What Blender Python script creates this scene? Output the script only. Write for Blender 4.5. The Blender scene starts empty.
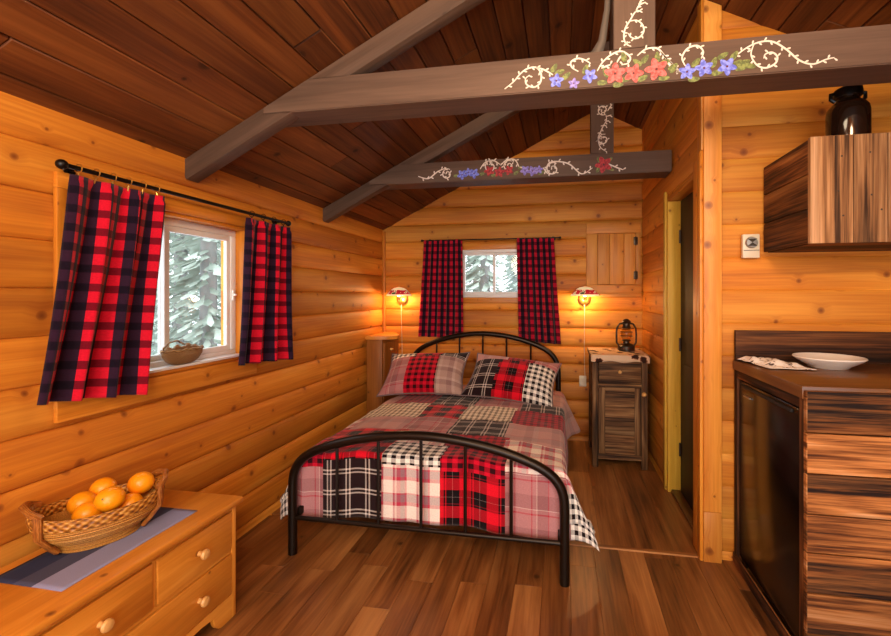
import bpy, bmesh, math, random
from mathutils import Vector, Matrix, noise
random.seed(7)
R=math.radians; PI=math.pi; TAU=2*PI
sc=bpy.context.scene; C=sc.collection
# ------------------------------------------------------------------ camera (room axes: X right, Y into the room, Z up)
F=430.0; CX=487.0; HY=295.0; YAW=math.atan(75/430.0); EYE=1.36
cam=bpy.data.cameras.new('camera'); co=bpy.data.objects.new('camera',cam); C.objects.link(co)
cam.sensor_fit='HORIZONTAL'; cam.sensor_width=36; cam.lens=F*36/891
cam.shift_x=(445.5-CX)/891; cam.shift_y=-(318-HY)/891
cam.clip_start=.02
co.location=(0,0,EYE); co.rotation_euler=(PI/2,0,YAW); sc.camera=co
cy_,sy_=math.cos(YAW),math.sin(YAW)
def ray(u,v):
    dx=(u-CX)/F; return (dx*cy_-sy_, dx*sy_+cy_, -(v-HY)/F)
def onY(u,v,Y): r=ray(u,v); k=Y/r[1]; return Vector((k*r[0],Y,k*r[2]+EYE))
def onZ(u,v,Z): r=ray(u,v); k=(Z-EYE)/r[2]; return Vector((k*r[0],k*r[1],Z))
# ------------------------------------------------------------------ node helpers
class NT:
    def __init__(s,name):
        s.m=bpy.data.materials.new(name); s.m.use_nodes=True; s.t=s.m.node_tree; s.n=s.t.nodes; s.l=s.t.links
        s.b=s.n['Principled BSDF']
    def new(s,ty,**k):
        n=s.n.new(ty)
        for a,v in k.items(): setattr(n,a,v)
        return n
    def put(s,sock,v):
        if hasattr(v,'is_output') or isinstance(v,bpy.types.NodeSocket): s.l.new(v,sock)
        else: sock.default_value=v
    def math(s,op,a,b=None,c=None,clamp=False):
        n=s.new('ShaderNodeMath',operation=op); n.use_clamp=clamp; s.put(n.inputs[0],a)
        if b is not None: s.put(n.inputs[1],b)
        if c is not None: s.put(n.inputs[2],c)
        return n.outputs[0]
    def comb(s,x,y,z):
        n=s.new('ShaderNodeCombineXYZ')
        for i,v in enumerate((x,y,z)): s.put(n.inputs[i],v)
        return n.outputs[0]
    def uv(s):
        t=s.new('ShaderNodeTexCoord'); x=s.new('ShaderNodeSeparateXYZ'); s.l.new(t.outputs['UV'],x.inputs[0]); return x.outputs[0],x.outputs[1]
    def obj(s):
        t=s.new('ShaderNodeTexCoord'); x=s.new('ShaderNodeSeparateXYZ'); s.l.new(t.outputs['Object'],x.inputs[0]); return t.outputs['Object'],x.outputs
    def rnd(s): return s.new('ShaderNodeAttribute',attribute_name='rnd').outputs['Fac']
    def noise(s,vec,scale=1,detail=3,rough=.55,dist=0):
        n=s.new('ShaderNodeTexNoise'); s.put(n.inputs['Vector'],vec); n.inputs['Scale'].default_value=scale
        n.inputs['Detail'].default_value=detail; n.inputs['Roughness'].default_value=rough; n.inputs['Distortion'].default_value=dist
        return n.outputs[0]
    def ramp(s,fac,stops,interp='LINEAR'):
        n=s.new('ShaderNodeValToRGB'); r=n.color_ramp; r.interpolation=interp
        while len(r.elements)<len(stops): r.elements.new(.5)
        for e,(p,c) in zip(r.elements,stops): e.position=p
        for e,(p,c) in zip(r.elements,stops):
            e.position=p; e.color=(*c,1) if len(c)==3 else c
        s.put(n.inputs[0],fac); return n.outputs[0]
    def mix(s,f,a,b,bt='MIX'):
        n=s.new('ShaderNodeMix',data_type='RGBA',blend_type=bt); s.put(n.inputs[0],f)
        for i,v in ((6,a),(7,b)):
            if isinstance(v,tuple): v=(*v,1) if len(v)==3 else v
            s.put(n.inputs[i],v)
        return n.outputs[2]
    def bump(s,h,st=.2,d=.01):
        n=s.new('ShaderNodeBump'); n.inputs['Strength'].default_value=st; n.inputs['Distance'].default_value=d
        s.put(n.inputs['Height'],h); s.l.new(n.outputs[0],s.b.inputs['Normal'])
    def fin(s,col,rough=.5,metal=0,spec=.5):
        s.put(s.b.inputs['Base Color'],(*col,1) if isinstance(col,tuple) and len(col)==3 else col)
        s.put(s.b.inputs['Roughness'],rough); s.b.inputs['Metallic'].default_value=metal
        s.b.inputs['Specular IOR Level'].default_value=spec
        return s.m
def h(x):  # srgb hex -> linear
    x=x.lstrip('#'); o=[]
    for i in (0,2,4):
        c=int(x[i:i+2],16)/255; o.append(c/12.92 if c<=.04045 else ((c+.055)/1.055)**2.4)
    return tuple(o)
def plain(name,col,rough=.5,metal=0,spec=.5):
    t=NT(name); o,_=t.obj(); n=t.noise(o,14,3)
    c=t.mix(t.math('MULTIPLY',n,.35),col,tuple(.72*v for v in col)); return t.fin(c,rough,metal,spec)
def wood(name,dark,mid,light,ga=1.3,gb=26,knots=None,ramt=.3,rough=.45,spec=.4,bump=.15,blotch=.5,knotcol=None):
    t=NT(name); u,v=t.uv(); r=t.rnd(); rz=t.math('MULTIPLY',r,61.0)
    vv=v
    kf=None
    if knots:
        ks,kfrac,kr=knots
        warp=t.noise(t.comb(t.math('MULTIPLY',u,3.0),t.math('MULTIPLY',v,3.0),rz),2,1)
        vo=t.new('ShaderNodeTexVoronoi',feature='F1'); vo.inputs['Scale'].default_value=ks
        t.l.new(t.comb(t.math('ADD',u,rz),t.math('MULTIPLY',v,1.0),rz),vo.inputs['Vector']); vo.voronoi_dimensions='3D'
        vo.voronoi_dimensions='2D'; vo.inputs['Randomness'].default_value=.9
        sel=t.new('ShaderNodeSeparateColor'); t.l.new(vo.outputs['Color'],sel.inputs[0])
        on=t.math('LESS_THAN',sel.outputs[0],kfrac)
        siz=t.math('MULTIPLY_ADD',sel.outputs[1],kr*ks*1.1,kr*ks*.35)
        d=vo.outputs['Distance']
        core=t.math('MULTIPLY',on,t.math('SUBTRACT',1.0,t.math('DIVIDE',d,siz),clamp=True))
        halo=t.math('MULTIPLY',on,t.math('SUBTRACT',1.0,t.math('DIVIDE',d,t.math('MULTIPLY',siz,3.2)),clamp=True))
        vv=t.math('ADD',v,t.math('MULTIPLY',halo,.02)); kf=(core,halo)
    g=t.noise(t.comb(t.math('MULTIPLY',u,ga),t.math('MULTIPLY',vv,gb),rz),1,4,.6,.6)
    b=t.noise(t.comb(t.math('MULTIPLY',u,ga*.8),t.math('MULTIPLY',vv,gb*.16),rz),1,2,.5)
    f=t.math('ADD',t.math('MULTIPLY',g,1-blotch),t.math('MULTIPLY',b,blotch))
    col=t.ramp(f,[(.34,dark),(.5,mid),(.66,light)])
    fine=t.noise(t.comb(t.math('MULTIPLY',u,ga*3),t.math('MULTIPLY',vv,gb*5),rz),1,2)
    col=t.mix(.16,col,t.ramp(fine,[(.35,dark),(.65,light)]))
    if kf:
        kc=knotcol or tuple(.35*x for x in dark)
        col=t.mix(t.math('MULTIPLY',kf[1],.45),col,dark); 
        col=t.mix(t.math('MULTIPLY',t.math('POWER',kf[0],.5),.85),col,kc)
    w=t.new('ShaderNodeTexWhiteNoise',noise_dimensions='1D'); t.l.new(rz,w.inputs['W'])
    br=t.math('MULTIPLY_ADD',w.outputs[0],ramt,1-ramt*.55)
    col=t.mix(1.0,col,t.comb(br,br,br),'MULTIPLY')
    t.bump(g,bump,.004)
    return t.fin(col,rough,0,spec)
def barn(name,dark,mid,light,pale,lo=(.9,9)):
    t=NT(name); u,v=t.uv(); rz=t.math('MULTIPLY',t.rnd(),61.0)
    a=t.noise(t.comb(t.math('MULTIPLY',u,lo[0]),t.math('MULTIPLY',v,lo[1]),rz),1,3,.55,.8)
    g=t.noise(t.comb(t.math('MULTIPLY',u,2.2),t.math('MULTIPLY',v,75),rz),1,4,.65,.3)
    f=t.math('ADD',t.math('MULTIPLY',a,.75),t.math('MULTIPLY',g,.25))
    col=t.ramp(f,[(.43,dark),(.49,mid),(.56,light),(.65,pale)])
    col=t.mix(.3,col,t.ramp(g,[(.4,dark),(.62,light)]))
    w=t.new('ShaderNodeTexWhiteNoise',noise_dimensions='1D'); t.l.new(rz,w.inputs['W'])
    br=t.math('MULTIPLY_ADD',w.outputs[0],.5,.7); col=t.mix(1.0,col,t.comb(br,br,br),'MULTIPLY')
    t.bump(g,.5,.006); return t.fin(col,.7,0,.25)
def plaid(name,pu,pv,su,sv,off=(0,0),fac=.5,bt='MIX'):
    t=NT(name); u,v=t.uv()
    fu=t.math('FRACT',t.math('ADD',t.math('DIVIDE',u,pu),off[0]+50)); fv=t.math('FRACT',t.math('ADD',t.math('DIVIDE',v,pv),off[1]+50))
    a=t.ramp(fu,su,'CONSTANT'); b=t.ramp(fv,sv,'CONSTANT')
    tw=t.math('FRACT',t.math('DIVIDE',t.math('ADD',u,v),.006)); tf=t.math('MULTIPLY_ADD',t.math('GREATER_THAN',tw,.5),.24,fac-.12)
    col=t.mix(tf,a,b) if bt=='MIX' else t.mix(1.0,a,b,bt)
    n=t.noise(t.comb(t.math('MULTIPLY',u,160),t.math('MULTIPLY',v,160),0.0),1,3)
    br=t.math('MULTIPLY_ADD',n,.6,.7); col=t.mix(1.0,col,t.comb(br,br,br),'MULTIPLY')
    t.bump(n,.25,.002); t.b.inputs['Sheen Weight'].default_value=.12
    return t.fin(col,.95,0,.15)
# ------------------------------------------------------------------ materials
M={}
PD,PM,PL=h('#b4620e'),h('#dc8a26'),h('#efa845')
M['log']=wood('log_pine',h('#a05410'),h('#ca7a1e'),h('#e6a03c'),ga=.9,gb=20,knots=(5.2,.62,.015),ramt=.45,rough=.6,blotch=.6,knotcol=h('#6a2c08'),bump=.1)
M['trim']=wood('trim_pine',h('#aa5e14'),h('#cc7c20'),h('#e0983a'),ga=1.2,gb=30,knots=(6,.55,.010),rough=.42,knotcol=h('#6a2c08'),bump=.1)
M['post']=wood('post_pine',h('#bc6c20'),h('#da8e34'),h('#ecaa54'),ga=1.2,gb=26,knots=(8,.6,.017),rough=.45,knotcol=h('#6a2c08'),bump=.1)
M['yellow']=wood('yellow_pine',h('#c09028'),h('#d8ab38'),h('#e8c050'),ga=1.4,gb=26,knots=(8,.3,.008),rough=.5,knotcol=h('#6a2c08'),bump=.1)
M['dresser']=wood('dresser_pine',h('#b86c1e'),h('#d4862c'),h('#e49e42'),ga=2,gb=24,knots=(5,.3,.009),ramt=.14,rough=.3,knotcol=h('#5a2408'),bump=.06)
M['hatchw']=wood('hatch_pine',h('#aa621e'),h('#d08a34'),h('#e0a048'),ga=1.6,gb=24,knots=(7,.4,.011),rough=.5,knotcol=h('#5a2408'))
M['ceil']=wood('ceiling_plank',h('#3a1a0a'),h('#6a3816'),h('#8c5424'),ga=1.0,gb=18,knots=(3.4,.35,.02),ramt=.55,rough=.62,knotcol=h('#160802'),bump=.1,spec=.25)
M['floor']=wood('floor_laminate',h('#3c1e0d'),h('#865026'),h('#b87e46'),ga=1.3,gb=17,knots=(2.6,.3,.016),ramt=.26,rough=.32,bump=.05,blotch=.55,knotcol=h('#3a2010'))
M['beam']=wood('beam_stain',h('#46352a'),h('#5c473a'),h('#705848'),ga=1.2,gb=16,ramt=.12,rough=.6,bump=.12,spec=.25,knots=(3,.2,.012))
M['barnf']=barn('barnwood_face',h('#1c0d06'),h('#6a3814'),h('#bc7a40'),h('#dcae80'),(.7,7))
M['barnd']=barn('barnwood_dark',h('#1c0f06'),h('#452410'),h('#7a4822'),h('#a8703c'),(1.0,11))
M['barng']=barn('barnwood_upper',h('#3a2414'),h('#865a34'),h('#b48456'),h('#caa078'),(.5,11))
M['night']=barn('barnwood_nightstand',h('#2a180c'),h('#5e3c20'),h('#86603a'),h('#a88258'),(1.2,14))
M['counter']=wood('counter_walnut',h('#3c200e'),h('#684020'),h('#8a5c30'),ga=1.5,gb=14,ramt=.2,rough=.3,bump=.05)
M['doorleaf']=wood('door_dark',h('#1c0f06'),h('#2e190a'),h('#3c220f'),ga=1.3,gb=22,ramt=.1,rough=.6)
M['iron']=plain('bronze_iron',h('#2a2018'),.32,.7,.5)
M['black']=plain('black_metal',h('#14100e'),.35,.5)
M['brass']=plain('brass',h('#c79a4e'),.3,.9)
M['pewter']=plain('old_pewter',h('#4c4238'),.4,.85)
M['vinyl']=plain('white_vinyl',h('#e6e4e0'),.4)
M['white']=plain('white_ceramic',h('#f2ebe2'),.25)
M['plastic']=plain('cream_plastic',h('#e0d0b4'),.4)
M['steel']=plain('brushed_steel',h('#b0aca4'),.35,.8)
M['rubber']=plain('dark_gasket',h('#120c08'),.6)
M['outletw']=plain('outlet_plastic',h('#d8cdb8'),.45)
M['knobw']=plain('knob_pine',h('#e0a860'),.3)
M['paintw']=plain('white_paint',h('#f0e2d2'),.6)
t=NT('pink_paint'); o,_=t.obj(); M['paintp']=t.fin(t.mix(t.ramp(t.noise(o,70,2),[(.42,(0,0,0)),(.62,(1,1,1))]),h('#e8706c'),h('#b8443e')),.6)
t=NT('red_paint'); o,_=t.obj(); M['paintr']=t.fin(t.mix(t.ramp(t.noise(o,70,2),[(.42,(0,0,0)),(.62,(1,1,1))]),h('#c83a3c'),h('#8a1c26')),.6)
t=NT('blue_paint'); o,_=t.obj(); M['paintb']=t.fin(t.mix(t.ramp(t.noise(o,70,2),[(.42,(0,0,0)),(.62,(1,1,1))]),h('#5a64cc'),h('#8f9af0')),.6)
t=NT('violet_paint'); o,_=t.obj(); M['paintv']=t.fin(t.mix(t.ramp(t.noise(o,70,2),[(.42,(0,0,0)),(.62,(1,1,1))]),h('#7c6cc0'),h('#a89ae0')),.6)
t=NT('green_paint'); o,_=t.obj(); M['paintg']=t.fin(t.mix(t.ramp(t.noise(o,70,2),[(.42,(0,0,0)),(.62,(1,1,1))]),h('#5c6436'),h('#8a9450')),.6)
M['painty']=plain('dark_center_paint',h('#5a2020'),.6)
M['cone']=plain('pine_cone',h('#9a6c3c'),.8)
M['snow']=plain('snow_ground',h('#eef2f6'),.8)
M['bark']=plain('bark',h('#8a8884'),.9)
M['needles']=plain('needles',h('#a3ada0'),.9)
M['eave']=plain('eave_stain',h('#4a4048'),.7)
M['pipe']=plain('gray_strap',h('#6a5e54'),.5,.4)
def glass(name,col=(1,1,1),rough=0.0,clear=.9):
    t=NT(name); g=t.new('ShaderNodeBsdfGlossy'); g.inputs['Roughness'].default_value=.02
    tr=t.new('ShaderNodeBsdfTransparent'); tr.inputs[0].default_value=(*col,1)
    fr=t.new('ShaderNodeFresnel'); fr.inputs[0].default_value=1.45
    ge=t.new('ShaderNodeNewGeometry'); ff=t.math('MULTIPLY',fr.outputs[0],t.math('SUBTRACT',1.0,ge.outputs['Backfacing']))
    mx=t.new('ShaderNodeMixShader'); t.l.new(ff,mx.inputs[0]); t.l.new(tr.outputs[0],mx.inputs[1]); t.l.new(g.outputs[0],mx.inputs[2])
    t.l.new(mx.outputs[0],t.n['Material Output'].inputs[0]); return t.m
M['glass']=glass('window_glass',(.97,.98,.98))
M['chimney']=glass('lantern_glass',(.85,.8,.7))
t=NT('black_glass'); o,_=t.obj(); M['fridge']=t.fin(t.mix(t.noise(o,3,2),h('#0a0706'),h('#120c08')),.2,0,.45)
t=NT('dark_jar_glass'); o,_=t.obj(); M['jar']=t.fin(t.mix(t.noise(o,6,2),h('#120a06'),h('#20120a')),.1,0,.7)
def emis(name,col,st):
    t=NT(name); t.b.inputs['Emission Color'].default_value=(*col,1); t.b.inputs['Emission Strength'].default_value=st; return t.fin(col,.5)
M['bulb']=emis('lit_bulb',(1,.62,.25),14)
# orange peel
t=NT('orange_peel'); o,_=t.obj(); n=t.noise(o,130,2); n2=t.noise(o,9,2)
t.bump(n,.25,.002); t.b.inputs['Subsurface Weight'].default_value=.0
M['orange']=t.fin(t.mix(n2,h('#fa8c00'),h('#ffae18')),.36,0,.5)
# wicker: woven bands
def wicker(name,a,b,c,nu,nv):
    t=NT(name); u,v=t.uv()
    su=t.math('SINE',t.math('MULTIPLY',u,nu)); sv=t.math('SINE',t.math('MULTIPLY',v,nv)); w=t.math('MULTIPLY',su,sv) if nu>1 else sv
    n=t.noise(t.comb(t.math('MULTIPLY',u,40),t.math('MULTIPLY',v,90),0.),1,3)
    f=t.math('MULTIPLY_ADD',w,.22,n); t.bump(w,.6,.004)
    return t.fin(t.ramp(f,[(.25,a),(.5,b),(.75,c)]),.45,0,.4)
M['wick']=wicker('wicker_body',h('#9a5a1a'),h('#c88834'),h('#e2aa5a'),0.0001,620)
M['weave']=wicker('wicker_rim',h('#5c3008'),h('#a8681e'),h('#d09848'),240,300)
M['reed']=wicker('reed_handle',h('#6e3a10'),h('#a05e20'),h('#c47e3a'),3,900)
M['twig']=wicker('twig_basket',h('#5a3a1e'),h('#96703e'),h('#c09a68'),160,220)
# fabrics
def st(*a): return list(a)
RED,BLK,NVY=h('#d5142c'),h('#15090c'),h('#1c1020')
CRM,MAU,MAR=h('#e6d6c8'),h('#9a7878'),h('#8c1226')
M['curtain']=plaid('buffalo_curtain',.064,.07,st((0,h('#2a1226')),(.48,h('#c41029'))),st((0,(1,1,1)),(.58,(.26,.28,.42))),bt='MULTIPLY')
M['curtain_shaded']=plaid('shaded_buffalo_curtain',.078,.07,st((0,h('#b4142e')),(.50,h('#2c1424'))),st((0,(1,1,1)),(.55,(.3,.32,.42))),bt='MULTIPLY')
M['q_ging']=plaid('quilt_gingham',.05,.05,st((0,BLK),(.5,h('#f4ece0'))),st((0,BLK),(.5,h('#f4ece0'))))
M['q_stripe']=plaid('quilt_fine_gingham',.036,.06,st((0,BLK),(.45,h('#e8dcc4'))),st((0,h('#b8a88c')),(.6,h('#f0e4cc')) ))
M['q_redg']=plaid('quilt_red_gingham',.055,.055,st((0,h('#cc0e2c')),(.5,h('#30060e'))),st((0,h('#cc0e2c')),(.5,h('#30060e'))))
M['q_tart']=plaid('quilt_red_tartan',.14,.14,st((0,h('#d81026')),(.36,BLK),(.42,h('#d81026')),(.46,BLK),(.68,h('#b8a8a4')),(.69,BLK),(.94,h('#d81026'))),
    st((0,h('#d81026')),(.36,BLK),(.42,h('#8a1020')),(.46,BLK),(.68,h('#b8a8a4')),(.69,BLK),(.94,h('#d81026'))))
M['q_pane']=plaid('quilt_black_pane',.108,.108,st((0,h('#231214')),(.56,h('#ded0c4')),(.63,h('#231214')),(.74,h('#ded0c4')),(.82,h('#231214'))),
    st((0,h('#231214')),(.56,h('#ded0c4')),(.63,h('#231214')),(.74,h('#ded0c4')),(.82,h('#231214'))))
M['q_mauve']=plaid('quilt_mauve',.165,.165,st((0,h('#b67e7e')),(.4,h('#b42038')),(.44,h('#b67e7e')),(.56,h('#dcc8bc')),(.585,h('#946264')),(.9,h('#b42038')),(.93,h('#b67e7e'))),
    st((0,h('#b67e7e')),(.4,h('#b42038')),(.45,h('#b67e7e')),(.56,h('#dcc8bc')),(.585,h('#946264'))))
M['q_mau2']=plaid('quilt_soft_mauve',.16,.2,st((0,h('#c69690')),(.5,h('#a87e7c')),(.8,h('#c0a09c'))),st((0,h('#c69690')),(.45,h('#a88484')),(.8,h('#b4555c')),(.83,h('#c69690'))))
M['q_cream']=plaid('quilt_cream_red',.125,.13,st((0,h('#f0e2d4')),(.28,h('#b83048')),(.36,h('#d8b4ac')),(.44,h('#b83048')),(.6,h('#94686c')),(.78,h('#c43a50')),(.86,h('#f0e2d4'))),
    st((0,h('#f0e2d4')),(.26,h('#c43a50')),(.4,h('#98707a')),(.7,h('#c43a50')),(.76,h('#f0e2d4'))))
M['q_dred']=plaid('quilt_dark_red',.045,.045,st((0,h('#b01028')),(.55,h('#4c0a14'))),st((0,h('#b01028')),(.55,h('#4c0a14'))))
M['q_tan']=plaid('quilt_tan',.13,.13,st((0,h('#b49488')),(.45,h('#94706c')),(.8,h('#c8aca0'))),st((0,h('#b49488')),(.5,h('#8c6a66')),(.82,h('#c8aca0'))))
M['mattress']=plain('mattress_ticking',h('#c8bfb4'),.9)
M['piping']=plain('grey_piping',h('#7a6666'),.9)
t=NT('runner_cloth'); u,v=t.uv(); n=t.noise(t.comb(t.math('MULTIPLY',u,500),t.math('MULTIPLY',v,500),0.),1,2)
c=t.ramp(v,[(0,h('#8f8fb0')),(.40,h('#4a4b62')),(.66,h('#343851')),(.93,h('#3e4258'))],'CONSTANT'); br=t.math('MULTIPLY_ADD',n,.7,.65)
M['runner']=t.fin(t.mix(1.,c,t.comb(br,br,br),'MULTIPLY'),.95,0,.1)
t=NT('printed_runner'); u,v=t.uv(); vo=t.new('ShaderNodeTexVoronoi'); vo.inputs['Scale'].default_value=13; t.l.new(t.comb(u,v,0.),vo.inputs['Vector'])
n=t.noise(t.comb(u,v,0.),30,3); d=t.math('ADD',vo.outputs['Distance'],t.math('MULTIPLY',n,.5))
M['nightcloth']=t.fin(t.ramp(d,[(.54,h('#34201a')),(.60,h('#8c5438')),(.65,h('#d0b090'))]),.9,0,.1)
t=NT('printed_napkin'); u,v=t.uv(); n=t.noise(t.comb(t.math('MULTIPLY',u,14),t.math('MULTIPLY',v,24),3.),1,3,.5,1.5)
M['napkin']=t.fin(t.ramp(n,[(.38,h('#4a3a3a')),(.42,h('#f0e6dc'))]),.9,0,.1)
# painted lamp shade: cream dome, band of roses and leaves, pale rim (object z)
t=NT('painted_shade'); o,x=t.obj(); n=t.noise(o,24,2,.5,.5); z=x[2]
band=t.math('MULTIPLY',t.math('GREATER_THAN',z,.014),t.math('LESS_THAN',z,.056))
fl=t.ramp(n,[(.0,h('#2c3a1c')),(.40,h('#2c3a1c')),(.44,h('#e8c89a')),(.49,h('#e8c89a')),(.5,h('#b01420'))])
c=t.mix(band,h('#f0d8a8'),fl); t.l.new(c,t.b.inputs['Emission Color']); t.b.inputs['Emission Strength'].default_value=.35
M['shade']=t.fin(c,.4)
# ------------------------------------------------------------------ mesh builder
WM={}
class MB:
    def __init__(s):
        s.b=bmesh.new(); s.uv=s.b.loops.layers.uv.new('UVMap'); s.r=s.b.faces.layers.float.new('rnd')
    def face(s,pts,uvs=None,rnd=0,mi=0,verts=None):
        vs=verts or [s.b.verts.new(p) for p in pts]
        try: f=s.b.faces.new(vs)
        except ValueError: return None
        f[s.r]=rnd; f.material_index=mi
        if uvs:
            for l,q in zip(f.loops,uvs): l[s.uv].uv=q
        return f
    def merge(s,tb,g=0,rnd=None,M4=None,uoff=0,mi=0):
        if rnd is None: rnd=random.random()
        tb.normal_update(); mp={}
        for v in tb.verts: mp[v]=s.b.verts.new(M4@v.co if M4 else v.co)
        for f in tb.faces:
            try: nf=s.b.faces.new([mp[v] for v in f.verts])
            except ValueError: continue
            nf[s.r]=rnd; nf.material_index=mi
            n=[abs(c) for c in f.normal]; ax=n.index(max(n)); 
            if ax==g: a,b=[i for i in (0,1,2) if i!=g]; k=.15
            else: a=g; b=[i for i in (0,1,2) if i not in (g,ax)][0]; k=1
            for l,ol in zip(nf.loops,f.loops):
                c=ol.vert.co; l[s.uv].uv=(c[a]*k+uoff,c[b]+.37*ax)
        tb.free(); return s
    def box(s,x0,x1,y0,y1,z0,z1,g=0,rnd=None,bev=0,M4=None,seg=2):
        tb=bmesh.new(); bmesh.ops.create_cube(tb,size=1,matrix=Matrix.LocRotScale(Vector(((x0+x1)/2,(y0+y1)/2,(z0+z1)/2)),None,Vector((abs(x1-x0),abs(y1-y0),abs(z1-z0)))))
        if bev: bmesh.ops.bevel(tb,geom=tb.edges[:],offset=bev,segments=seg,affect='EDGES',profile=.5)
        return s.merge(tb,g,rnd,M4)
    def prism(s,poly,axis,a,b,g=0,rnd=None,bev=0,M4=None):
        # poly of 2D points in the two other axes (in x,y,z order), extruded along axis a..b
        tb=bmesh.new(); o=[i for i in range(3) if i!=axis]
        def P(p,t):
            q=[0,0,0]; q[o[0]],q[o[1]]=p; q[axis]=t; return q
        lo=[tb.verts.new(P(p,a)) for p in poly]; hi=[tb.verts.new(P(p,b)) for p in poly]; n=len(poly)
        tb.faces.new(lo); tb.faces.new(hi[::-1])
        for i in range(n): tb.faces.new((lo[i],hi[i],hi[(i+1)%n],lo[(i+1)%n]))
        bmesh.ops.recalc_face_normals(tb,faces=tb.faces)
        if bev: bmesh.ops.bevel(tb,geom=tb.edges[:],offset=bev,segments=2,affect='EDGES')
        return s.merge(tb,g,rnd,M4)
    def lathe(s,prof,c=(0,0,0),seg=24,sx=1,sy=1,rot=0,M4=None,rnd=0,mi=0):
        rings=[]; cr,sr=math.cos(rot),math.sin(rot); L=0; ls=[]
        for i,(r,z) in enumerate(prof):
            if i: L+=math.hypot(r-prof[i-1][0],z-prof[i-1][1])
            ls.append(L)
            ring=[]
            for k in range(seg):
                a=TAU*k/seg; x,y=r*sx*math.cos(a),r*sy*math.sin(a)
                p=Vector((c[0]+x*cr-y*sr,c[1]+x*sr+y*cr,c[2]+z)); ring.append(s.b.verts.new(M4@p if M4 else p))
            rings.append(ring)
        rm=max(r for r,_ in prof)
        for i in range(len(prof)-1):
            for k in range(seg):
                k2=(k+1)%seg; u0,u1=TAU*rm*k/seg,TAU*rm*(k+1)/seg
                s.face(None,[(u0,ls[i]),(u1,ls[i]),(u1,ls[i+1]),(u0,ls[i+1])],rnd,mi,[rings[i][k],rings[i][k2],rings[i+1][k2],rings[i+1][k]])
        for ring,rev in ((rings[0],True),(rings[-1],False)):
            s.face(None,[(0,0)]*seg,rnd,mi,ring[::-1] if rev else ring)
        return s
    def tube(s,pts,r,seg=10,cap=True,closed=False,rnd=0,sq=1.0):
        pts=[Vector(p) for p in pts]; n=len(pts); rs=r if isinstance(r,(list,tuple)) else [r]*n
        rings=[]; L=0; ls=[]; up=None
        for i,p in enumerate(pts):
            if closed: d=pts[(i+1)%n]-pts[i-1]
            else: d=pts[min(i+1,n-1)]-pts[max(i-1,0)]
            d.normalize()
            if up is None: up=d.orthogonal().normalized() if abs(d.z)>.9 else (Vector((0,0,1))-d*d.z).normalized()
            up=(up-d*up.dot(d)).normalized(); sd=d.cross(up)
            if i: L+=(p-pts[i-1]).length
            ls.append(L)
            rings.append([s.b.verts.new(p+(up*math.cos(TAU*k/seg)+sd*math.sin(TAU*k/seg)*sq)*rs[i]) for k in range(seg)])
        m=n if closed else n-1
        for i in range(m):
            j=(i+1)%n; l2=ls[j] if j else L+(pts[0]-pts[-1]).length
            for k in range(seg):
                k2=(k+1)%seg
                s.face(None,[(ls[i],k/seg*.1),(ls[i],(k+1)/seg*.1),(l2,(k+1)/seg*.1),(l2,k/seg*.1)],rnd,0,[rings[i][k],rings[i][k2],rings[j][k2],rings[j][k]])
        if cap and not closed:
            s.face(None,[(0,0)]*seg,rnd,0,rings[0][::-1]); s.face(None,[(0,0)]*seg,rnd,0,rings[-1])
        return s
    def ball(s,c,r,sx=1,sy=1,sz=1,seg=16,rnd=0):
        n=seg//2; return s.lathe([(max(.02*r,r*math.sin(PI*i/n)),-r*sz*math.cos(PI*i/n)) for i in range(n+1)],c,seg,sx,sy,0,None,rnd)
    def grid(s,fn,nu,nv,uvf=None,rnd=0,mif=None,wrap=False):
        V=[[s.b.verts.new(fn(i/nu,j/nv)) for j in range(nv+1)] for i in range(nu+1)]
        for i in range(nu):
            for j in range(nv):
                q=[(i,j),(i+1,j),(i+1,j+1),(i,j+1)]
                uvs=[(uvf(a/nu,b/nv) if uvf else (a/nu,b/nv)) for a,b in q]
                s.face(None,uvs,rnd,mif((i+.5)/nu,(j+.5)/nv) if mif else 0,[V[a][b] for a,b in q])
        return s
    def build(s,name,mats,parent=None,smooth=True,recalc=True,ang=38):
        if recalc: bmesh.ops.recalc_face_normals(s.b,faces=s.b.faces)
        if parent is not None:
            s.b.transform(WM[parent.name].inverted())
        me=bpy.data.meshes.new(name); s.b.to_mesh(me); s.b.free()
        for m in (mats if isinstance(mats,list) else [mats]): me.materials.append(M[m])
        if smooth:
            me.polygons.foreach_set('use_smooth',[True]*len(me.polygons)); me.set_sharp_from_angle(angle=R(ang))
        o=bpy.data.objects.new(name,me); C.objects.link(o)
        if parent is not None: o.parent=parent; WM[o.name]=WM[parent.name]
        else: WM[o.name]=Matrix()
        return o
def tag(o,label,cat,group=None,kind=None):
    o['label']=label; o['category']=cat
    if group: o['group']=group
    if kind: o['kind']=kind
    return o
def thing(name,label,cat,loc,rotz=0,group=None):
    o=bpy.data.objects.new(name,None); C.objects.link(o); o.empty_display_size=.1; o.location=loc; o.rotation_euler=(0,0,rotz)
    WM[o.name]=Matrix.Translation(Vector(loc))@Matrix.Rotation(rotz,4,'Z'); return tag(o,label,cat,group)
def solo(mb,name,mat,label,cat,base,group=None,kind=None,**k):
    """one-mesh thing whose origin sits at its base"""
    mb.b.transform(Matrix.Translation(-Vector(base))); o=mb.build(name,mat,None,**k); o.location=base
    WM[o.name]=Matrix.Translation(Vector(base)); return tag(o,label,cat,group,kind)
def struct(mb,name,mat,parent=None,**k):
    o=mb.build(name,mat,parent,**k)
    if parent is None: o['kind']='structure'
    return o
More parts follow.
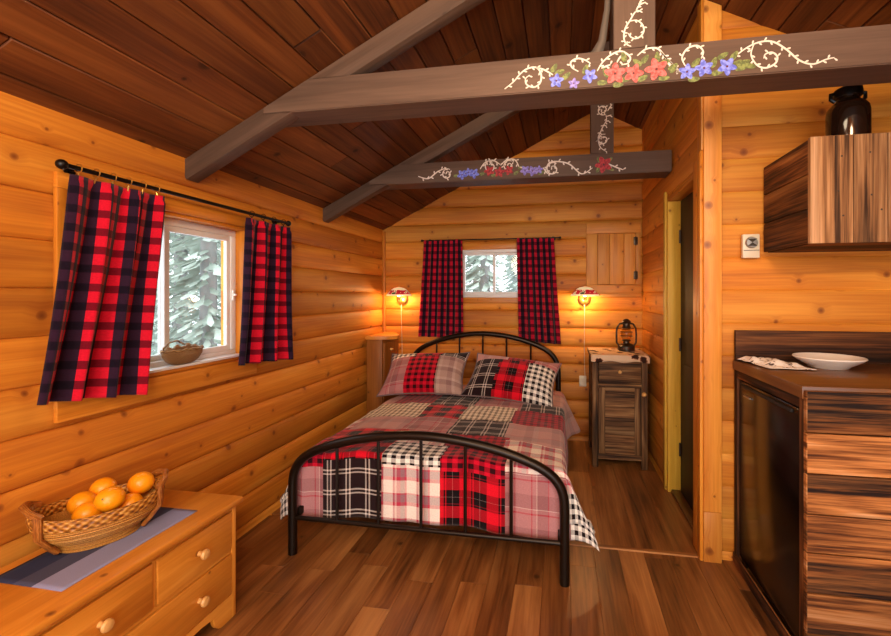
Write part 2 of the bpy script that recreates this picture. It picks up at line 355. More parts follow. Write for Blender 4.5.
# ================================================================== THE SHELL
XL,XR,YB,YK=-1.782,.72,4.104,2.39         # left wall, bedroom partition, back wall, kitchen wall
PEAK_X,PEAK_Z,SL=.31,3.075,.507
def roof(x): return PEAK_Z-SL*abs(x-PEAK_X)
COURSE=.168; Z0=.04-COURSE
def log_region(mb,ax,face,inward,a0,a1,z0,z1,thick=.14,D=.021,joint=2.1,seedv=0,top=None):
    """rounded log courses. ax: the axis the logs run along (0=x,1=y); face: groove plane; inward: sign of the room side"""
    def P(a,d,z): return (a,face+inward*d,z) if ax==0 else (face+inward*d,a,z)
    n=0; z=Z0
    while z<z1-1e-4:
        lo,hi=max(z,z0),min(z+COURSE,z1)
        if hi-lo>.004:
            k=round((z-Z0)/COURSE)
            zs=[z+COURSE*t for t in (0,.02,.06,.13,.25,.38,.5,.62,.75,.87,.94,.98,1)]
            zs=[lo]+[q for q in zs if lo+.001<q<hi-.001]+[hi]
            prof=[(D*(1-abs(2*(q-z)/COURSE-1)**3.2)**.62 if 0<(q-z)/COURSE<1 else 0.,q) for q in zs]
            rr=random.Random(k*13+seedv).random(); cuts=[a0,a1]
            for (s0,s1) in zip(cuts[:-1],cuts[1:]):
                fr=[mb.b.verts.new(P(s0,d,q)) for d,q in prof]; bk=[mb.b.verts.new(P(s1,d,q)) for d,q in prof]
                ff=[mb.b.verts.new(P(s0,-thick,q)) for q in (lo,hi)]; fb=[mb.b.verts.new(P(s1,-thick,q)) for q in (lo,hi)]
                for i in range(len(prof)-1):
                    mb.face(None,[(s0,prof[i][1]),(s1,prof[i][1]),(s1,prof[i+1][1]),(s0,prof[i+1][1])],rr,0,[fr[i],bk[i],bk[i+1],fr[i+1]])
                mb.face(None,None,rr,0,fr+[ff[1],ff[0]]); mb.face(None,None,rr,0,(bk+[fb[1],fb[0]])[::-1])
                for f_,uvq in (((ff[0],ff[1],fb[1],fb[0]),1),((fr[0],ff[0],fb[0],bk[0]),1),((fr[-1],bk[-1],fb[1],ff[1]),1)):
                    mb.face(None,[(s0,0),(s0,.1),(s1,.1),(s1,0)],rr,0,list(f_))
        z+=COURSE
def cut_roof(mb,dz=0):
    for sgn in (1,-1):
        n=Vector((SL*sgn,0,1)).normalized()
        bmesh.ops.bisect_plane(mb.b,geom=mb.b.verts[:]+mb.b.edges[:]+mb.b.faces[:],plane_co=(PEAK_X,0,PEAK_Z+dz),plane_no=n,clear_outer=True)
# window openings
WY0,WY1,WZ0,WZ1=1.27,2.18,1.0,1.742
BX0,BX1,BZ0,BZ1=-.985,-.315,1.335,1.80
YR=-1.7                                           # rear end of the modelled room, behind the camera
XE=2.45
mb=MB(); gl=XL-.016
zt=roof(XL)+.012
for (a0,a1,z0,z1) in ((YR,WY0,-.02,zt),(WY1,YB+.13,-.02,zt),(WY0,WY1,-.02,WZ0),(WY0,WY1,WZ1,zt)): log_region(mb,1,gl,1,a0,a1,z0,z1,seedv=3)
struct(mb,'wall_left','log')
mb=MB(); gb=YB+.016
for (a0,a1,z0,z1) in ((XL-.1,BX0,-.02,3.1),(BX1,XR+.14,-.02,3.1),(BX0,BX1,-.02,BZ0),(BX0,BX1,BZ1,3.1)): log_region(mb,0,gb,-1,a0,a1,z0,z1,seedv=40)
cut_roof(mb); struct(mb,'wall_back','log')
# partition with the doorway
DY0,DY1,DZ=2.5,3.17,2.03
mb=MB()
for (a0,a1,z0,z1) in ((2.40,DY0,-.02,3.1),(DY1,YB-.01,-.02,3.1),(DY0,DY1,DZ,3.1)): log_region(mb,1,XR+.010,-1,a0,a1,z0,z1,thick=.09,D=.014,seedv=70)
cut_roof(mb); struct(mb,'wall_partition','log')
mb=MB(); log_region(mb,0,YK+.001,-1,.795,XE,-.02,3.1,thick=.1,D=.009,seedv=90); cut_roof(mb); struct(mb,'wall_kitchen','log')
mb=MB(); log_region(mb,1,XE+.01,-1,YR,YK+.1,-.02,2.2,seedv=110); cut_roof(mb); struct(mb,'wall_right','log')
# corner post at the partition's end (with its two stacked lengths)
mb=MB(); mb.box(.712,.797,2.347,2.40,.0,.255,g=2,bev=.003).box(.712,.797,2.347,2.40,.256,3.0,g=2,bev=.003); cut_roof(mb,-.004)
struct(mb,'trim_1','post')
mb=MB(); mb.box(.694,.712,2.352,2.402,.0,2.10,g=2,bev=.006).box(.700,.712,2.352,2.42,2.10,2.95,g=2,bev=.004); cut_roof(mb,-.004)
struct(mb,'trim_2','trim')
mb=MB(); mb.box(XL,XL+.03,YB-.03,YB,.0,2.0,g=2,bev=.006); struct(mb,'trim_3','trim')
# floor planks: front room and bedroom part
mb=MB()
def planks(x0,x1,y0,y1,w,ln,z=0,seed=1):
    rr=random.Random(seed); x=x0; i=0
    while x<x1:
        y=y0-rr.random()*ln
        while y<y1:
            a,b=max(y,y0),min(y+ln,y1); c,d=x,min(x+w,x1)
            if b-a>.01 and d-c>.005:
                k=rr.random(); mb.box(c+.0004,d-.0004,a+.0004,b-.0004,-.03,z,g=1,rnd=k,bev=.0006,seg=1)
            y+=ln
        x+=w
planks(XL-.1,XE,YR,2.385,.128,1.22,0,5); planks(XL-.1,1.6,2.405,YB+.1,.19,1.22,0,9)
mb.box(XL-.1,XE,YR,YB+.1,-.06,-.012,g=1,rnd=.3)
struct(mb,'floor','floor')
mb=MB(); mb.prism([(2.378,.0),(2.412,.0),(2.407,.006),(2.383,.006)],0,-1.35,.70,g=0,rnd=.2); struct(mb,'trim_4','floor')
# ceiling boards along the room
mb=MB(); W=.142; rr=random.Random(11)
for sg in (-1,1):
    nrm=Vector((SL*sg,0,1)).normalized(); dn=Vector((sg,0,-SL)).normalized()
    L=(PEAK_X-(XL-.16))*math.hypot(1,SL) if sg<0 else (XE+.1-PEAK_X)*math.hypot(1,SL)
    M4=Matrix.Translation((PEAK_X,0,PEAK_Z))@Matrix((( dn.x,0,nrm.x,0),(0,1,0,0),(dn.z,0,nrm.z,0),(0,0,0,1)))
    s0=0
    while s0<L:
        e=min(s0+W,L); y=YR
        cutp=rr.uniform(-1,4)
        for (ya,yb) in ((YR,cutp),(cutp,YB+.1)):
            if yb-ya>.05: mb.box(s0+.002,e-.002,ya+.001,yb-.001,0,.03,g=1,rnd=rr.random(),bev=.004,M4=M4,seg=1)
        s0+=W
    mb.box(-.02,L,YR,YB+.1,.03,.05,g=1,rnd=.5,M4=M4)
struct(mb,'ceiling','ceil')
# rear wall behind the camera, with a wide open gap added to let daylight fill the room
mb=MB()
for (a0,a1,z0,z1) in ((XL-.1,-1.3,-.02,3.1),(1.9,XE+.1,-.02,3.1),(-1.3,1.9,2.15,3.1)): log_region(mb,0,YR,1,a0,a1,z0,z1,seedv=140)
cut_roof(mb); struct(mb,'wall_rear','log')
# ================================================================== WINDOWS
def left_window():
    mb=MB(); X0,X1=-1.90,-1.772
    g=1
    mb.box(X0,X1,WY0-.0,WY1+.0,WZ0-.001,WZ0+.018,g=1,bev=.003); mb.box(X0,X1,WY0,WY1,WZ1-.018,WZ1,g=1,bev=.003)
    mb.box(X0,X1,WY0,WY0+.018,WZ0,WZ1,g=2,bev=.003); mb.box(X0,X1,WY1-.018,WY1,WZ0,WZ1,g=2,bev=.003)
    return struct(mb,'trim_5','trim')
left_window()
mb=MB(); T0,T1=XL+.006,XL+.026
mb.box(T0,T1,1.235,2.245,.905,.999,g=1,bev=.004); mb.box(T0,T1,1.235,2.245,1.742,1.80,g=1,bev=.004)
mb.box(T0,T1,1.235,1.272,.999,1.742,g=2,bev=.004); mb.box(T0,T1,2.178,2.245,.999,1.742,g=2,bev=.004)
struct(mb,'trim_6','trim')
def window(name,axis,a0,a1,z0,z1,p0,p1,fw,mull,sill=None,latch=None):
    """white sliding window: outer frame, two sashes, panes. axis=1: in an x plane, runs along y"""
    def B(mb,a,b,c,d,q0=p0,q1=p1,bev=.004):
        if axis==1: mb.box(q0,q1,a,b,c,d,g=2,bev=bev)
        else: mb.box(a,b,q0,q1,c,d,g=2,bev=bev)
    mb=MB(); B(mb,a0,a1,z0,z0+fw); B(mb,a0,a1,z1-fw,z1); B(mb,a0,a0+fw,z0+fw,z1-fw); B(mb,a1-fw,a1,z0+fw,z1-fw)
    root=struct(mb,name,'vinyl')
    mid=(p0+p1)/2; s=.75*fw
    for (b0,b1,q0,q1) in ((a0+fw,mull+s/2,p0+.006,mid),(mull-s/2,a1-fw,mid,p1-.006)):
        mb=MB(); B(mb,b0,b1,z0+fw,z0+fw+s,q0,q1,.002); B(mb,b0,b1,z1-fw-s,z1-fw,q0,q1,.002); B(mb,b0,b0+s,z0+fw+s,z1-fw-s,q0,q1,.002); B(mb,b1-s,b1,z0+fw+s,z1-fw-s,q0,q1,.002)
        sa=mb.build('sash','vinyl',root)
        mb=MB(); m_=(q0+q1)/2; B(mb,b0+s,b1-s,z0+fw+s,z1-fw-s,m_-.002,m_+.002,0); mb.build('pane','glass',sa,smooth=False)
    return root
w1=window('window_1',1,WY0+.018,WY1-.018,WZ0+.018,WZ1-.018,-1.875,-1.825,.036,1.735)
mb=MB(); mb.box(-1.822,-1.812,2.125,2.14,1.33,1.39,bev=.003).box(-1.815,-1.80,2.127,2.138,1.355,1.367,bev=.002); mb.build('latch','vinyl',w1)
mb=MB(); mb.box(-1.83,-1.765,WY0+.02,WY1-.02,WZ0+.018,WZ0+.03,g=1,bev=.003); mb.build('sill','vinyl',w1)
mb=MB(); a,b=YB-.024,YB-.004
mb.box(BX0-.06,BX1+.06,a,b,BZ1,BZ1+.055,g=0,bev=.003); mb.box(BX0-.06,BX1+.06,a,b,BZ0-.055,BZ0,g=0,bev=.003)
mb.box(BX0-.06,BX0,a,b,BZ0,BZ1,g=2,bev=.003); mb.box(BX1,BX1+.06,a,b,BZ0,BZ1,g=2,bev=.003)
struct(mb,'trim_7','trim')
window('window_2',0,BX0,BX1,BZ0,BZ1,YB-.012,YB+.04,.032,-.645)
# ================================================================== DOOR
mb=MB(); 
mb.box(XR-.014,XR+.006,DY1,DY1+.05,0,DZ+.05,g=2,bev=.004)
mb.box(XR+.0,XR+.085,DY1-.03,DY1,0,DZ,g=2,bev=.003)
struct(mb,'trim_8','yellow')
mb=MB(); mb.box(XR-.018,XR+.004,2.422,DY0,0,DZ+.05,g=2,bev=.005); mb.box(XR,XR+.085,DY0-.002,DY0+.02,0,DZ,g=2,bev=.003)
mb.box(XR+.0,XR+.085,DY0+.02,DY1-.03,DZ-.025,DZ,g=1,bev=.003)
struct(mb,'trim_9','trim')
mb=MB(); mb.box(.805,.845,DY0-.02,DY1+.02,.002,DZ+.02,g=2,bev=.004)
for z0,z1 in ((.2,.9),(1.05,1.9)): mb.box(.798,.806,DY0+.12,DY1-.13,z0,z1,g=2,bev=.004)
door=struct(mb,'door_1','doorleaf')
for z in (.3,1.02,1.76):
    mb=MB(); mb.tube([(.797,DY1-.038,z-.045),(.797,DY1-.038,z+.045)],.007,8); mb.build('hinge','pewter',door)
mb=MB(); mb.box(.79,.806,DY0+.06,DY0+.085,.93,1.03,bev=.002).ball((.775,DY0+.073,.98),.024); mb.build('door_knob','brass',door)
mb=MB(); mb.box(.74,.80,DY0+.02,DY1-.03,0,.022,g=1,bev=.006); struct(mb,'trim_10','counter')
# ================================================================== TRUSSES
def scroll(mb,pts,w=.006,ticks=True,plane=0,seed=0,tick=.016,both=True):
    """painted stroke with little leaves; pts are (x,z) on the face plane"""
    P=[Vector(p) for p in pts]
    def cr(t):
        n=len(P)-1; x=min(max(t*n,0),n-1e-6); i=int(x); f=x-i
        a,b,c,d=P[max(i-1,0)],P[i],P[i+1],P[min(i+2,n)]
        return .5*((2*b)+(c-a)*f+(2*a-5*b+4*c-d)*f*f+(3*b-a-3*c+d)*f**3)
    N=max(10,len(P)*6); L=0; pts2=[cr(i/N) for i in range(N+1)]; last=0; side=1; rr=random.Random(seed)
    for i in range(N):
        a,b=pts2[i],pts2[i+1]; d=(b-a)
        if d.length<1e-6: continue
        L+=d.length; d.normalize(); n=Vector((-d.y,d.x)); ww=w*.72*(.65+.7*math.sin(PI*(i/N)*.9+.2))
        d2=(pts2[min(i+2,N)]-a); d2=d2.normalized() if d2.length>1e-6 else d; n2=Vector((-d2.y,d2.x))
        mb.face([(a.x-n.x*ww/2,plane,a.y-n.y*ww/2),(b.x-n2.x*ww/2,plane,b.y-n2.y*ww/2),(b.x+n2.x*ww/2,plane,b.y+n2.y*ww/2),(a.x+n.x*ww/2,plane,a.y+n.y*ww/2)])
        if ticks and L-last>tick*1.25:
            last=L; side=-side; ang=R(50)*side; e=Vector((d.x*math.cos(ang)-d.y*math.sin(ang),d.x*math.sin(ang)+d.y*math.cos(ang)))
            c=b+e*tick*.8; q=Vector((-e.y,e.x)); pl=plane-.0002
            poly=[b]+[c+e*tick*.42*math.cos(x)+q*tick*.24*math.sin(x) for x in [PI*.75-k*PI*1.5/8 for k in range(9)]]
            mb.face([(v.x,pl,v.y) for v in poly])
def blob(mb,cx,cz,rx,rz,ang,plane,n=12,point=.35):
    ps=[]
    for k in range(n):
        a=TAU*k/n; r=1-point*abs(math.sin(a)); x,z=rx*math.cos(a),rz*math.sin(a)*(1-.25*math.cos(a))
        ps.append((cx+x*math.cos(ang)-z*math.sin(ang),plane,cz+x*math.sin(ang)+z*math.cos(ang)))
    mb.face(ps)
def flower(tie,name,mat,cx,cz,r,plane,n=5,rot=0,lab=None):
    m=MB()
    for k in range(n):
        a=rot+TAU*k/n; blob(m,cx+math.cos(a)*r*.56,cz+math.sin(a)*r*.56,r*.5,r*.33,a,plane-.0010-.00005*k)
    i0=len(m.b.faces); blob(m,cx,cz,r*.13,r*.13,0,plane-.0014)
    m.b.faces.ensure_lookup_table(); m.b.faces[i0].material_index=1
    o=m.build(name,[mat,'painty'],tie,smooth=False,recalc=False)
    if lab: o['label']=lab
def pxs(l,ox,oy,s,Y): 
    o=[]
    for (x,y) in l:
        p=onY(ox+x/s,oy+y/s,Y); o.append((p.x,p.z))
    return o
def spiral(cx,cz,r,turns=1.25,a0=0,dirn=1,shrink=.62):
    n=int(10*turns)+2
    return [(cx+r*(1-shrink*i/n)*math.cos(a0+dirn*TAU*turns*i/n),cz+r*(1-shrink*i/n)*math.sin(a0+dirn*TAU*turns*i/n)) for i in range(n+1)]
def truss(Y,label,x_right,king_top=None,front=True):
    T=thing('roof_truss',label,'roof truss',(PEAK_X,Y,2.19),0,'painted roof trusses')
    z0,z1=(2.193,2.337) if front else (2.170,2.312)
    th=.165; fy=Y
    def xl(z): return PEAK_X-(PEAK_Z-z)/SL+.012
    xr=x_right
    if front: xr1,xr0=PEAK_X+(PEAK_Z-z1)/SL-.012,PEAK_X+(PEAK_Z-z0)/SL-.012
    else: xr0=xr1=x_right
    mb=MB(); mb.prism([(xl(z0+.03),z0),(xr0,z0),(xr1,z1),(xl(z1),z1),(xl(z0+.03),z0+.03)],1,fy,fy+th,g=0,rnd=.31,bev=.004)
    tie=mb.build('tie_beam','beam',T)
    # rafters
    for sg in (-1,1):
        if not front and sg>0: continue
        dn=Vector((sg,0,-SL)).normalized(); nr=Vector((SL*sg,0,1)).normalized()
        Lr=(PEAK_X-XL-.012 if sg<0 else XE-.03-PEAK_X)*math.hypot(1,SL)
        M4=Matrix.Translation((PEAK_X,0,PEAK_Z-.002))@Matrix(((dn.x,0,nr.x,0),(0,1,0,0),(dn.z,0,nr.z,0),(0,0,0,1)))
        mb=MB(); mb.box(.03,Lr+.05,fy+.004,fy+.075,-.094,-.002,g=0,rnd=.62+.1*sg,bev=.004,M4=M4); mb.build('rafter','beam',T)
    kx0,kx1=(.204,.362) if front else (.192,.342)
    zt=min(roof(kx0),roof(kx1))-.01
    mb=MB(); mb.prism([(kx0,z1),(kx1,z1),(kx1,roof(kx1)-.004),(PEAK_X,PEAK_Z-.006),(kx0,roof(kx0)-.004)],1,fy+.006,fy+(.175 if front else .1),g=2,rnd=.8,bev=.004)
    kp=mb.build('king_post','beam',T)
    return T,tie,kp
T1,tie1,kp1=truss(1.774,'near roof truss with large pink and blue painted flowers on its tie beam',None)
T2,tie2,kp2=truss(2.978,'far roof truss with small painted flowers, nearest the back wall',XR-.012,front=False)
# painting on the near beam
pl=1.774-.0012; Z=lambda l:pxs(l,480,20,4.455,1.774); Z3=lambda l:pxs(l,660,20,4.455,1.774)
mw=MB()
for i,l in enumerate([[(110,308),(150,275),(180,240),(210,218),(250,212),(272,240),(268,280),(240,300),(208,288),(203,262),(222,246)],[(250,212),(285,222),(325,245)],
    [(438,230),(410,212),(405,188),(435,172),(470,180),(492,195)],[(522,228),(545,190),(585,155),(630,140),(668,165),(660,192),(630,200)],[(700,160),(740,130),(790,128),(830,170),(892,232)],[(610,190),(625,165),(650,150)],[(540,215),(580,200)]]): scroll(mw,Z(l),.0072,True,pl,i,.014)
for i,l in enumerate([[(112,205),(98,168),(122,128),(165,115),(192,140),(184,172)],[(310,182),(380,128),(440,100),(500,97),(560,130),(620,180),(680,197),(740,176),(776,168)],
    [(418,108),(405,155),(430,200),(470,214),(512,195),(522,165),(500,145),(470,152),(462,172)],[(0,140),(40,185),(85,230)]]): scroll(mw,Z3(l),.0072,True,pl,9+i,.014)
mw.build('painted_vine','paintw',tie1,smooth=False)['label']='white painted scrolling vines'
mg=MB()
for k,(x,y,a) in enumerate([(330,215,1),(355,232,.3),(560,235,2),(545,280,0),(640,165,1.8),(650,265,.2),(725,260,.4),(735,175,.9),(790,165,1.6),(820,260,.1),(700,190,2.4),(860,210,.5),(615,290,0),(470,220,1.2),(385,250,.7)]):
    p=Z([(x,y)])[0]; blob(mg,p[0],p[1],.021,.0105,a,pl-.0001-.00003*k)
for k,(x,y,a) in enumerate([(160,190,.8),(240,190,1.2),(280,160,.5),(255,235,.2),(340,195,.6),(375,190,.3),(400,205,-.3),(360,215,.1),(150,265,0),(60,215,1.),(20,190,.4),(330,160,.9)]):
    p=Z3([(x,y)])[0]; blob(mg,p[0],p[1],.022,.0105,a,pl-.00058-.00003*k)
mg.build('painted_leaves','paintg',tie1,smooth=False)['label']='dull green painted leaves'
for (x,y,r,ro) in ((602,240,.042,.3),(684,238,.037,1.2),(786,220,.043,.6)):
    p=Z([(x,y)])[0]; flower(tie1,'painted_poinsettia','paintp',p[0],p[1],r,pl,5,ro,'pink painted flower')
for (x,y,r,ro,zf) in ((340,272,.029,.2,Z),(490,250,.029,.9,Z),(120,232,.031,.2,Z3),(196,215,.033,.5,Z3),(298,208,.034,1.,Z3)):
    p=zf([(x,y)])[0]; flower(tie1,'painted_bluebell','paintb',p[0],p[1],r,pl,5,ro,'blue painted flower')
p=Z([(418,284)])[0]; flower(tie1,'painted_violet','paintv',p[0],p[1],.022,pl,5,.2,'small violet painted flower')
kpl=1.774+.006-.0012; K=lambda l:pxs(l,570,0,8.91,1.78); mw=MB()
for i,l in enumerate([[(545,415),(500,392),(480,340),(490,260),(530,190),(590,100),(645,112)],[(585,108),(615,50),(675,20)],[(530,192),(590,182),(640,215),(658,270),(632,322),(582,345),(540,330),(520,298)],[(480,410),(505,380)],
     [(610,45),(640,-30),(610,-90),(560,-120)],[(635,-20),(690,-60),(650,-140),(570,-110)]]): scroll(mw,K(l),.0065,True,kpl,30+i,.012)
mw.build('painted_vine','paintw',kp1,smooth=False)
mb=MB(); mb.tube([(.12,1.85,2.34),(.14,1.85,2.36),(.165,1.85,2.42),(.185,1.85,2.55),(.195,1.85,2.75),(.20,1.85,2.95)],[.03,.026,.016,.012,.011,.011],8,sq=.4); mb.build('strap','pipe',kp1)['label']='curved grey strap behind the king post'
# far beam
Y2=2.978; pl=Y2-.0012; B2=lambda l:pxs(l,400,100,3.182,Y2); mw=MB()
for i,l in enumerate([[(58,243),(90,250),(120,228),(148,216)],[(255,220),(270,200),(295,192),(318,205)],[(320,208),(338,192),(365,190),(380,215)],[(462,225),(475,200),(505,196),(540,205),(578,235),(612,216)],[(655,200),(690,215),(710,222)],[(455,215),(470,235)]]): scroll(mw,B2(l),.0095,True,pl,50+i,.02)
for (x,y,r) in ((150,236,17),(288,212,20),(346,210,18),(486,220,22)):
    p,q=B2([(x,y)])[0],B2([(x+r,y)])[0]; scroll(mw,spiral(p[0],p[1],q[0]-p[0],1.2,1.),.009,True,pl,60,.018)
mw.build('painted_vine','paintw',tie2,smooth=False)
def cluster(name,mat,l,tie,lab=None):
    for (x,y,r) in l:
        p=B2([(x,y)])[0]; flower(tie,name,mat,p[0],p[1],r,pl,5,x*.1,lab)
cluster('painted_bluebell','paintb',[(198,238,.036),(218,230,.03),(236,234,.036)],tie2,'small blue painted flower')
cluster('painted_poinsettia','paintr',[(284,226,.036),(316,230,.036),(346,224,.034),(648,206,.055)],tie2,'red painted flower')
cluster('painted_violet','paintv',[(398,224,.034),(422,226,.036),(442,222,.028)],tie2,'pale violet painted flower')
mg=MB()
for k,(x,y,a) in enumerate(((262,235,.3),(300,240,0),(370,232,.6),(385,215,.2),(450,232,.4),(180,242,0),(632,190,2.),(668,190,.8),(630,222,-2.),(672,220,-.5))):
    p=B2([(x,y)])[0]; blob(mg,p[0],p[1],.022,.011,a,pl-.0001-.00003*k)
mg.build('painted_leaves','paintg',tie2,smooth=False)
mw=MB(); kpl=Y2+.006-.0012; K2=lambda l:pxs(l,580,90,9.08,Y2+.006)
for (x,y,r,a,d) in ((208,182,50,-1,-1),(212,450,52,1.2,1)):
    p,q=K2([(x,y)])[0],K2([(x+r,y)])[0]; scroll(mw,spiral(p[0],p[1],q[0]-p[0],1.3,a,d),.0075,True,kpl,71,.016)
for i,l in enumerate([[(235,228),(240,275),(210,330),(185,385),(165,440),(185,520),(245,562)],[(250,190),(290,130)],[(240,240),(285,228)],[(230,285),(265,280)],[(205,320),(240,325)]]): scroll(mw,K2(l),.0075,True,kpl,80+i,.016)
mw.build('painted_vine','paintw',kp2,smooth=False)
# ================================================================== CURTAINS AND RODS
def rod(label,p0,p1,inw,rings=None,r=.009):
    """p0,p1 rod ends; inw: vector from the rod to the wall"""
    p0,p1=Vector(p0),Vector(p1); T=thing('curtain_rod',label,'curtain rod',(p0+p1)/2)
    d=(p1-p0).normalized()
    mb=MB(); mb.tube([p0,p1],r,10); mb.build('pole','black',T)
    for p,s in ((p0,-1),(p1,1)):
        mb=MB(); mb.ball(p+d*s*.012,r*2); mb.tube([p,p+d*s*.006],[r*1.4,r*1.2],10); mb.build('finial','black',T)
        q=p-d*s*.05; w=q+inw
        mb=MB(); mb.tube([q,q+inw*.5,w],.0065,8); mb.tube([w-inw.normalized()*.006,w],.02,12); mb.build('bracket','black',T)
    return T
rod('long black curtain rod above the left wall window',(-1.715,1.232,1.815),(-1.715,2.465,1.815),Vector((-.055,0,0)))
rod('short black curtain rod above the small gable wall window',(-1.335,YB-.075,1.89),(-.03,YB-.075,1.89),Vector((0,.065,0)),r=.006)
def curtain(label,ax,a0,a1,b0,b1,zt,zb0,zb1,plane,inw,folds,amp,clips=0,grp=None,seed=0,flare=.0,rodz=1.815):
    """panel from a0..a1 at the top to b0..b1 at the hem. inw: sign toward the room"""
    mid=(a0+a1)/2
    def P(a,d,z): return (plane+inw*d,a,z) if ax==1 else (a,plane+inw*d,z)
    T=thing('check_curtain',label,'curtain',P(mid,0,(zb0+zb1)/2),0,grp)
    rr=random.Random(seed); ph=[rr.uniform(-.5,.5) for _ in range(4)]; wid=(a1-a0)
    def fn(u,v):   # v 0 top .. 1 hem
        t=a0+(a1-a0)*u; e=b0+(b1-b0)*u; a=t+(e-t)*v**1.15
        zb=zb0+(zb1-zb0)*u; z=zt+(zb-zt)*v
        k=amp*(.55+.6*v)
        d=k*math.sin(TAU*folds*u+ph[0]+.5*v)+.35*k*math.sin(TAU*folds*1.9*u+ph[1]+1.2*v)+.012*math.sin(3*v+ph[2]+4*u)*v
        a+=.25*k*math.cos(TAU*folds*u+ph[0])
        if v<.04: d*=.6
        return P(a,d+flare*v,z)
    cl=1.28
    mb=MB(); mb.grid(fn,80,48,lambda u,v:(u*wid*cl*1.15,v*(zt-(zb0+zb1)/2)))
    o=mb.build('fabric','curtain' if ax==1 else 'curtain_shaded',T,recalc=False,ang=180); sm=o.modifiers.new('thick','SOLIDIFY'); sm.thickness=.003
    # stitched header band
    for k in range(clips):
        u=(k+.5)/clips; p=Vector(fn(u,0)); q=Vector(P(a0+(a1-a0)*u,0,rodz))
        mb=MB(); mb.tube([q+(Vector((0,0,1)) *math.cos(x)*.016+(Vector((1,0,0)) if ax==1 else Vector((0,1,0)))*math.sin(x)*.016) for x in [TAU*i/14 for i in range(14)]],.002,6,closed=True)
        mb.tube([q-Vector((0,0,.016)),p+Vector((0,0,-.012))],.003,6); mb.build('ring_clip','brass' if clips>4 else 'black',T)
    return T
G='buffalo check curtains'
curtain('red and black check curtain at the left side of the large left wall window',1,1.242,1.605,1.122,1.488,1.788,1.0,.955,-1.715,1,3.4,.03,6,G,1,.012)
curtain('red and black check curtain at the right side of the large left wall window',1,2.105,2.475,2.015,2.45,1.788,.985,.955,-1.715,1,3.3,.032,4,G,4,.0)
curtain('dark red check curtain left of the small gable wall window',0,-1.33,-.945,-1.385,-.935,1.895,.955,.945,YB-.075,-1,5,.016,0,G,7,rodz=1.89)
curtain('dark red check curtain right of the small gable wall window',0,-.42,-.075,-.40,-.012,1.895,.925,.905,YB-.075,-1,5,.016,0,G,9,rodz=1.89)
# ================================================================== BED
BX_L,BX_R,FY,HYB=-1.397,.012,2.055,4.0
BED=thing('metal_bed','black metal double bed frame with arched headboard and footboard','bed',((BX_L+BX_R)/2,(FY+HYB)/2,0))
bc=(BX_L+BX_R)/2; hw=(BX_R-BX_L)/2
def arch(Y,base,ztop,zs,bc):
    """tube centreline: post, rounded shoulder, shallow bow"""
    pts=[]
    sh=[(1.0,0.),(1.0,.30),(.995,.44),(.975,.545),(.935,.635),(.88,.705),(.80,.77),(.68,.838),(.52,.905),(.35,.955),(.17,.988),(0,1.0)]
    L=[(bc-hw*a,zs+(ztop-zs)*b) for a,b in sh]; Rr=[(bc+hw*a,zs+(ztop-zs)*b) for a,b in sh[::-1]][1:]
    P=[(x,Y,z) for x,z in [(bc-hw,base)]+L+Rr+[(bc+hw,base)]]
    out=[]   # smooth
    for i in range(len(P)-1):
        a,b,c,d=[Vector(P[max(min(i+k,len(P)-1),0)]) for k in (-1,0,1,2)]
        for f in (0,.33,.67): out.append(.5*((2*b)+(c-a)*f+(2*a-5*b+4*c-d)*f*f+(3*b-a-3*c+d)*f**3) if 0<i<len(P)-2 else b.lerp(c,f))
    out.append(Vector(P[-1])); return out
def archz(x,ztop,zs,bc):
    t=abs(x-bc)/hw; sh=[(0,1.0),(.17,.988),(.35,.955),(.52,.905),(.68,.838),(.80,.77),(.88,.705)]
    for (a,b),(c,d) in zip(sh[:-1],sh[1:]):
        if a<=t<=c: return zs+(ztop-zs)*(b+(d-b)*(t-a)/(c-a))
    return zs
for nm,Y,zt,zs,zl,n in (('footboard',FY,.658,.20,.19,5),('headboard',HYB,.995,.45,.42,5)):
    b0=bc-(.045 if nm=='headboard' else 0)
    mb=MB(); mb.tube(arch(Y,0.0,zt,zs,b0),.0235,14); fb=mb.build(nm,'iron',BED)
    mb=MB(); mb.tube([(b0-hw,Y,zl),(b0+hw,Y,zl)],.012,10); mb.build('crossbar','iron',fb)
    for k in range(n):
        x=b0+(k-2)*.226; mb=MB(); mb.tube([(x,Y,zl),(x,Y,archz(x,zt,zs,b0))],.0085,8); mb.build('spindle','iron',fb)
for x in (BX_L+.02,BX_R-.02):
    mb=MB(); mb.box(x-.012,x+.012,FY+.02,HYB-.02,.19,.23,g=1,bev=.004); mb.build('side_rail','iron',BED)
mb=MB(); mb.box(BX_L+.05,BX_R-.05,FY+.09,HYB-.04,.24,.49,g=1,bev=.05,seg=4); solo(mb,'mattress','mattress','pale mattress under the patchwork quilt on the metal bed','mattress',(bc,3.0,.24))
